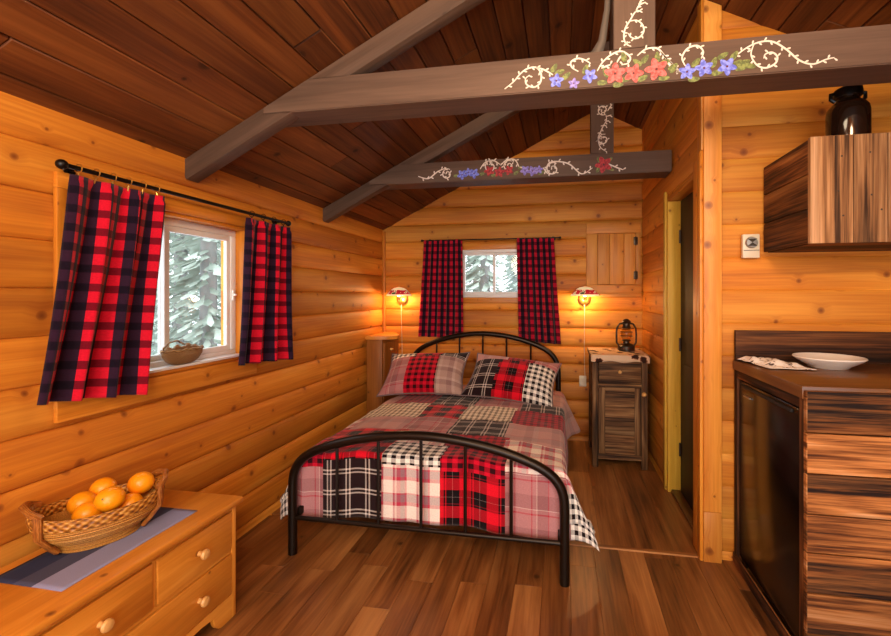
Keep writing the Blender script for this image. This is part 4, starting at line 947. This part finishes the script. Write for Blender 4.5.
# plate, napkin
pc=(1.192,2.19,KZ+.001)
mb=MB(); mb.lathe([(.07,0),(.075,.004),(.085,.012),(.122,.034),(.136,.046),(.134,.050),(.12,.041),(.085,.02),(.002,.016)],pc,48); solo(mb,'plate','white','white round plate on the dark kitchen counter','plate',(pc[0],pc[1],KZ))
def nap(u,v):
    a=Vector((.866,2.34)); b=Vector((1.02,2.34)); d=Vector((.90,2.09)); e=Vector((1.085,2.075)); 
    p=(a*(1-u)+b*u)*(1-v)+(d*(1-u)+e*u)*v
    f=abs(noise.noise(Vector((u*3.2,v*3.5,7))))*.032*(1-max(0,v-.65)*2.2); ed=min(1,6*min(u,1-u,v,1-v)+.25)
    return Vector((p.x,p.y,KZ+.005+f*ed+.012*ed*(1-v)))
mb=MB(); mb.grid(nap,40,40,lambda u,v:(u*.28,v*.3)); q=solo(mb,'napkin','napkin','crumpled white printed napkin beside the plate on the kitchen counter','napkin',(1.0,2.18,KZ),recalc=False); sm=q.modifiers.new('thick','SOLIDIFY'); sm.thickness=.002
TH=thing('thermostat','small cream wall thermostat with round dial beside the upper barnwood cabinet','thermostat',(.932,KY1-.004,1.54))
mb=MB(); mb.box(.893,.972,KY1-.026,KY1-.002,1.545,1.665,g=2,bev=.005); bd=mb.build('case','plastic',TH)
mb=MB(); M4=Matrix.Translation((.932,KY1-.026,1.622))@Matrix.Rotation(PI/2,4,'X'); mb.lathe([(.029,0),(.029,.006),(.025,.012),(.001,.013)],(0,0,0),28,M4=M4); dl=mb.build('dial','steel',TH)
mb=MB(); mb.prism([(.910,1.604),(.954,1.604),(.932,1.622)],1,KY1-.0415,KY1-.0385).prism([(.910,1.640),(.954,1.640),(.932,1.622)],1,KY1-.0415,KY1-.0385); mb.build('dial_mark','pewter',dl)
mb=MB(); mb.box(.897,.968,KY1-.0285,KY1-.0255,1.582,1.585,bev=0); mb.build('groove','pewter',TH)
# ================================================================== OUTSIDE THE WINDOWS
mb=MB(); mb.box(-22,14,-6,22,-.62,-.55); struct(mb,'ground','snow')
mb=MB(); mb.box(-2.72,-2.60,-1,4.6,1.80,1.90,g=1,bev=.004); struct(mb,'trim_11','eave')
def tree(x,y,hh,seed,lab,grp):
    rr=random.Random(seed); base=(x,y,-.55)
    T=thing('conifer',lab,'tree',base,0,grp)
    mb=MB(); mb.tube([(x,y,-.55),(x+.03,y,hh*.4),(x,y+.02,hh)],[.13,.10,.02],10); mb.build('trunk','bark',T)
    mb=MB()
    for k in range(900):
        z=-.2+(hh)*rr.random()**.9; a=rr.random()*TAU; L=(.2+.8*(1-z/hh))*(.35+.65*rr.random())
        r0=rr.random()*.5*L; p=Vector((x+math.cos(a)*r0,y+math.sin(a)*r0,z)); d=Vector((math.cos(a),math.sin(a),-.45)); e=p+d*(L-r0)*.7; s=Vector((-math.sin(a),math.cos(a),.2))*.09*rr.uniform(.5,1.2)
        mb.face([p,e+s,e+d*.1,e-s])
    mb.build('foliage','needles',T,smooth=False)
for i,(x,y) in enumerate(((-5.3,5.7),(-7.4,7.3),(-6.2,8.6),(-9.4,9.2),(-8.4,11.2),(-11.6,10.4),(-11.2,13),(-14,12.8),(-13.6,15.6),(-17,14.8),(-16.6,18.2),(-9.6,6.2))): tree(x,y,7+i%3,i,'pale snowy conifer outside the left window','conifers outside the left window')
for i,(x,y) in enumerate(((-1.7,9.4),(-3.3,11.6),(-1.2,12.6),(-3.0,14.8),(-.6,15.8),(1.4,12.2),(-5.2,14.2),(-2,18.4))): tree(x,y,6.5+i%3,20+i,'grey green conifer outside the small back window','conifers outside the back window')
# ================================================================== LIGHT
w=bpy.data.worlds.new('overcast'); sc.world=w; w.use_nodes=True; bg=w.node_tree.nodes['Background']; bg.inputs[0].default_value=(.86,.93,1,1); bg.inputs[1].default_value=3.4
def lamp(loc,e,col,r):  # unseen fill lights added to brighten the room, no fixtures
    L=bpy.data.lights.new('fill_light','POINT'); L.energy=e; L.color=col; L.shadow_soft_size=r; o=bpy.data.objects.new('fill_light',L); C.objects.link(o); o.location=loc
WARM=(1,.78,.52)
lamp((.5,-1.1,2.4),118,WARM,.3)
lamp((-.75,-.7,2.0),62,WARM,.3)
lamp((.15,.9,2.55),22,WARM,.25)
vs=sc.view_settings; vs.view_transform='Standard'; vs.look='None'; vs.exposure=0.42; vs.gamma=1; vs.use_curve_mapping=False
